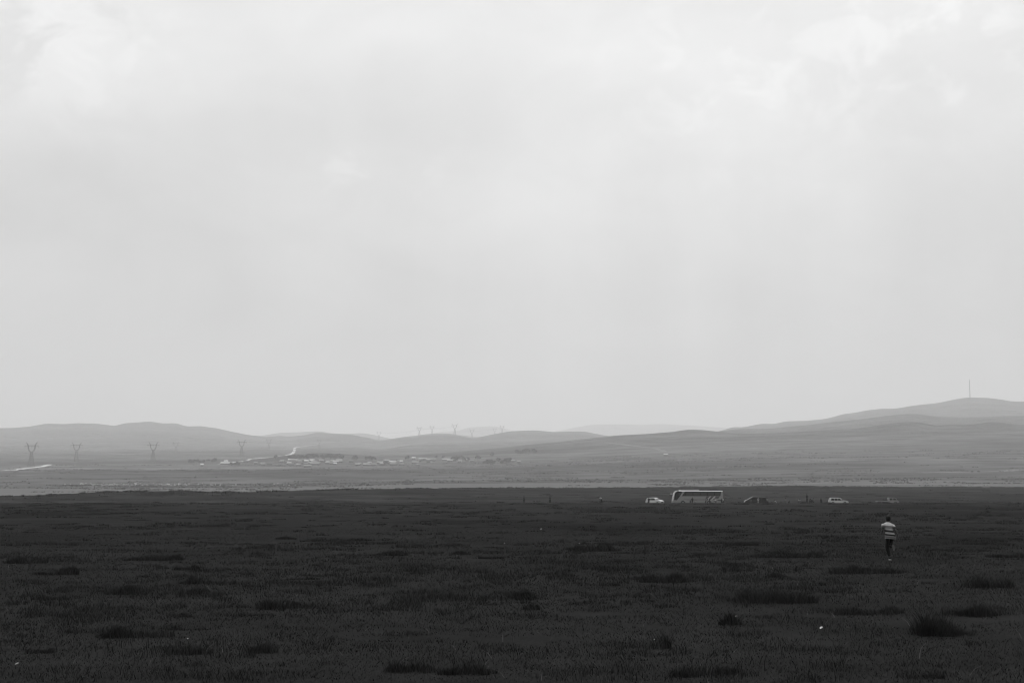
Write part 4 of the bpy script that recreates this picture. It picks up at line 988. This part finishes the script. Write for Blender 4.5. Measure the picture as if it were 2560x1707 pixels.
# the clumps that stand out one by one
big_cl = [(117, 1500, 95, 22, 'compact dark clump near the left edge, below a wider ragged one'), (125, 1438, 120, 25, 'ragged wide clump near the left edge of the plain'),
  (460, 1425, 70, 18, 'topmost of three stacked clumps left of centre'), (482, 1459, 85, 22, 'middle one of three stacked clumps left of centre'), (493, 1484, 65, 18, 'lowest of three stacked clumps left of centre'),
  (305, 1487, 105, 28, 'loose clump between the left edge and the three stacked clumps'), (751, 1449, 85, 12, 'low flat clump a third of the way across'),
  (713, 1522, 155, 35, 'wide spiky clump below the low flat one'), (463, 1577, 110, 16, 'flat black clump under a feathery one at lower left'), (446, 1544, 70, 24, 'feathery clump just above a flat black one'),
  (332, 1596, 190, 40, 'broad shaggy weed patch at lower left'), (463, 1637, 115, 40, 'dense tall clump, darkest near the bottom left'), (653, 1634, 80, 38, 'bushy clump right of the darkest one at bottom left'),
  (93, 1634, 80, 30, 'dim clump by the lower left corner'), (54, 1408, 110, 22, 'far clump cut by the left edge'), (370, 1402, 150, 16, 'long far streak of weeds at left'),
  (713, 1348, 55, 9, 'short black far tuft above the left of centre'), (843, 1353, 180, 10, 'long thin far streak left of centre'), (969, 1389, 100, 14, 'dark far clump just left of centre'),
  (1154, 1386, 45, 14, 'small far clump near the centre'), (1230, 1397, 70, 16, 'dark far clump at the centre'), (1034, 1683, 150, 40, 'tall clump at the bottom edge, left of centre'), (1170, 1688, 150, 52, 'tallest clump at the bottom edge near the centre'),
  (1180, 1503, 330, 20, 'very long faint band of weeds left of centre'), (1661, 1457, 135, 22, 'even dark hedge-like clump right of centre'), (1944, 1509, 230, 36, 'widest solid dark clump, below the even hedge-like one'),
  (2172, 1435, 190, 22, 'long clump just below the running boy'), (2178, 1538, 200, 28, 'long low clump right of the widest one'), (1987, 1394, 190, 16, 'long clump left of the running boy\'s feet'),
  (1857, 1364, 90, 12, 'short far clump left of the boy\'s waist'), (1487, 1378, 130, 20, 'far clump right of centre, darkest at its right end'), (2368, 1590, 170, 60, 'large bushy clump at lower right'),
  (2434, 1541, 170, 46, 'broad clump above the large bushy one at lower right'), (2477, 1470, 130, 40, 'open spiky shrub by the right edge'), (2526, 1394, 100, 16, 'flat far clump at the right edge'),
  (1830, 1413, 30, 14, 'little round tuft right of centre'), (1941, 1443, 60, 14, 'small tuft above the widest clump'), (1830, 1563, 60, 30, 'forked small weed below the widest clump\'s left end'),
  (1307, 1498, 60, 35, 'upright leafy weed at the centre'), (1329, 1525, 50, 20, 'small weed below the upright leafy one'), (1650, 1622, 60, 62, 'tall thin bare-stemmed weed at lower centre right'),
  (2314, 1698, 110, 32, 'clump at the bottom edge, right'), (1770, 1692, 180, 30, 'wide dark clump at the bottom edge, right of centre')]
for ci, (x, y, wpx, hpx, lab) in enumerate(big_cl):
    p = hit(x, y); D = p.y; s = D / F; wx_ = wpx * s / 2; hgt = hpx * s * 1.0; wy_ = max(.18, min(wx_ * .55, .8))
    thin = 'thin' in lab or 'open' in lab or 'faint' in lab or 'feathery' in lab
    n = int(min(2600, (260 if thin else 620) * max(.3, wx_ * 2))); nl = max(3, int(wx_ * 4)); parts_ = []
    for li in range(nl):
        f_ = 1.0 if li == 0 else gr.uniform(.3, .55); ox_ = 0 if li == 0 else gr.uniform(-.75, .75) * wx_; oy_ = 0 if li == 0 else gr.uniform(-.9, .9) * wy_
        m_ = int(1.3 * n * (.5 if li == 0 else .5 / (nl - 1))); a1_, b1_, k1_ = clump_pts(ox_, oy_, wx_ * f_ * (1.0 if li == 0 else .8), wy_ * f_ * gr.uniform(.7, 1.3), m_, gr); parts_.append((a1_, b1_, k1_ * (.85 if li == 0 else gr.uniform(.5, 1.1))))
    X, Yy, k = (np.concatenate([q_[i_] for q_ in parts_]) for i_ in range(3)); n = len(X)
    kp = ragged(X, Yy, .30 * (1 + D / 120), -.30) | (k > .85); X, Yy, k = X[kp], Yy[kp], k[kp]; n = len(X)
    lump = 1 + 1.3 * vn(X * 3 + ci * 3, Yy * 2 + ci)
    Vv, Ff = blades(X + p.x, Yy + p.y + wy_, np.maximum(.04, hgt * (.25 + .75 * k) * lump * gr.uniform(.45, 1.1, n)), np.full(n, .009 * max(1, D / 24)) * gr.uniform(.7, 1.7, n), .45, 50 + ci)
    c = np.array([p.x, p.y + wy_, p.z]); o = np_mesh('weed_clump', Vv - c, Ff, WEED); o.location = c
    tag(o, 'dark weed clump: ' + lab if len(lab.split()) < 8 else lab, 'weed clump', 'dark weed clumps on the near plain')

# pale litter and stones
def scrap(x, y, wpx, hpx, label, name='paper_scrap', v=.8, rz=.6):
    p = hit(x, y); s = p.y / F; m = MB(); w_, h_ = wpx * s, hpx * s
    vs = [(-w_ / 2, 0, 0), (w_ / 2, .01, h_ * .5), (w_ / 2, .03, h_), (0, .05, h_ * .9), (-w_ / 2, .03, h_ * .45)]
    vs2 = [(a, b_ + .025, c * .9) for a, b_, c in vs]; n = 5
    m.add(vs + vs2, [tuple(range(n)), tuple(range(2 * n - 1, n - 1, -1))] + [(i, n + i, n + (i + 1) % n, (i + 1) % n) for i in range(n)])
    o = m.build(name, gray('scrap_%d' % int(v * 100), v, .7), None); o.location = (p.x, p.y, p.z + .05); tag(o, label, 'litter', 'pale scraps on the plain')
scrap(2054, 1578, 7, 6, 'bright scrap of litter lying right of centre in the grass', v=.6)
scrap(40, 1669, 7, 5, 'slanting pale scrap near the lower left corner', v=.32)
scrap(1352.5, 1325, 4, 3, 'distant white scrap near the middle of the plain', v=.45)
scrap(1448, 1361, 2.5, 2.5, 'small far scrap right of centre', v=.6)
scrap(1261, 1361, 2.5, 2.5, 'small far scrap left of the middle one', v=.6)
scrap(1841, 1547, 6, 3, 'dull pale scrap above the forked weed', v=.16)
scrap(468, 1604, 3, 2.5, 'tiny pale dot between the dark clumps at lower left', v=.5)
scrap(1636, 1606, 2.5, 2, 'tiny pale dot beside the thin bare-stemmed weed', v=.35)

# scrub on the valley floor, in long broken lines
XS, YS, HS, WS = [], [], [], []
for i in range(900):
    D = gr.uniform(1250, 2900) if gr.random() < .75 else gr.uniform(1420, 1700); x = gr.uniform(-.40, .40) * D
    if vn(np.array([x / 300.]), np.array([D / 160.]))[0] < -.08 and gr.random() < .8: continue
    w_ = gr.uniform(2, 14) if gr.random() < .7 else gr.uniform(14, 50); n = int(6 + w_ * 1.6)
    X = x + gr.uniform(-w_, w_, n); Yy = D + gr.normal(0, 3, n) + (X - x) * gr.uniform(-.15, .15)
    XS.append(X); YS.append(Yy); HS.append(gr.uniform(.4, 1.3, n)); WS.append(gr.uniform(.8, 2.4, n))
Vv, Ff = blades(np.concatenate(XS), np.concatenate(YS), np.concatenate(HS), np.concatenate(WS), .3, 9)
o = np_mesh('scrub', Vv, Ff, gray('scrub_leaves', .015, .9, .05)); tag(o, 'broken lines of low dark scrub on the valley floor', 'scrub', kind='stuff')

# ragged tufts along the brow where the near plain ends
n = 9000; a_ = gr.uniform(-.40, .40, n); ed = np.interp(a_, AX, ED); Dd = ed + gr.normal(-6, 14, n) + 8
cl_n = vn(a_ * 90, a_ * 0 + 3) + vn(a_ * 260, a_ * 0 + 8) * .7; keep = cl_n > -.15; a_, Dd = a_[keep], Dd[keep]; cl_n = cl_n[keep]
Vv, Ff = blades(a_ * Dd, Dd, gr.uniform(.15, .45, len(a_)) * (1 + 1.2 * np.clip(cl_n, 0, 1)), gr.uniform(.15, .4, len(a_)), .4, 21)
o = np_mesh('brow_grass', Vv, Ff, WEED); tag(o, 'ragged grass along the brow where the near plain ends', 'grass', kind='stuff')
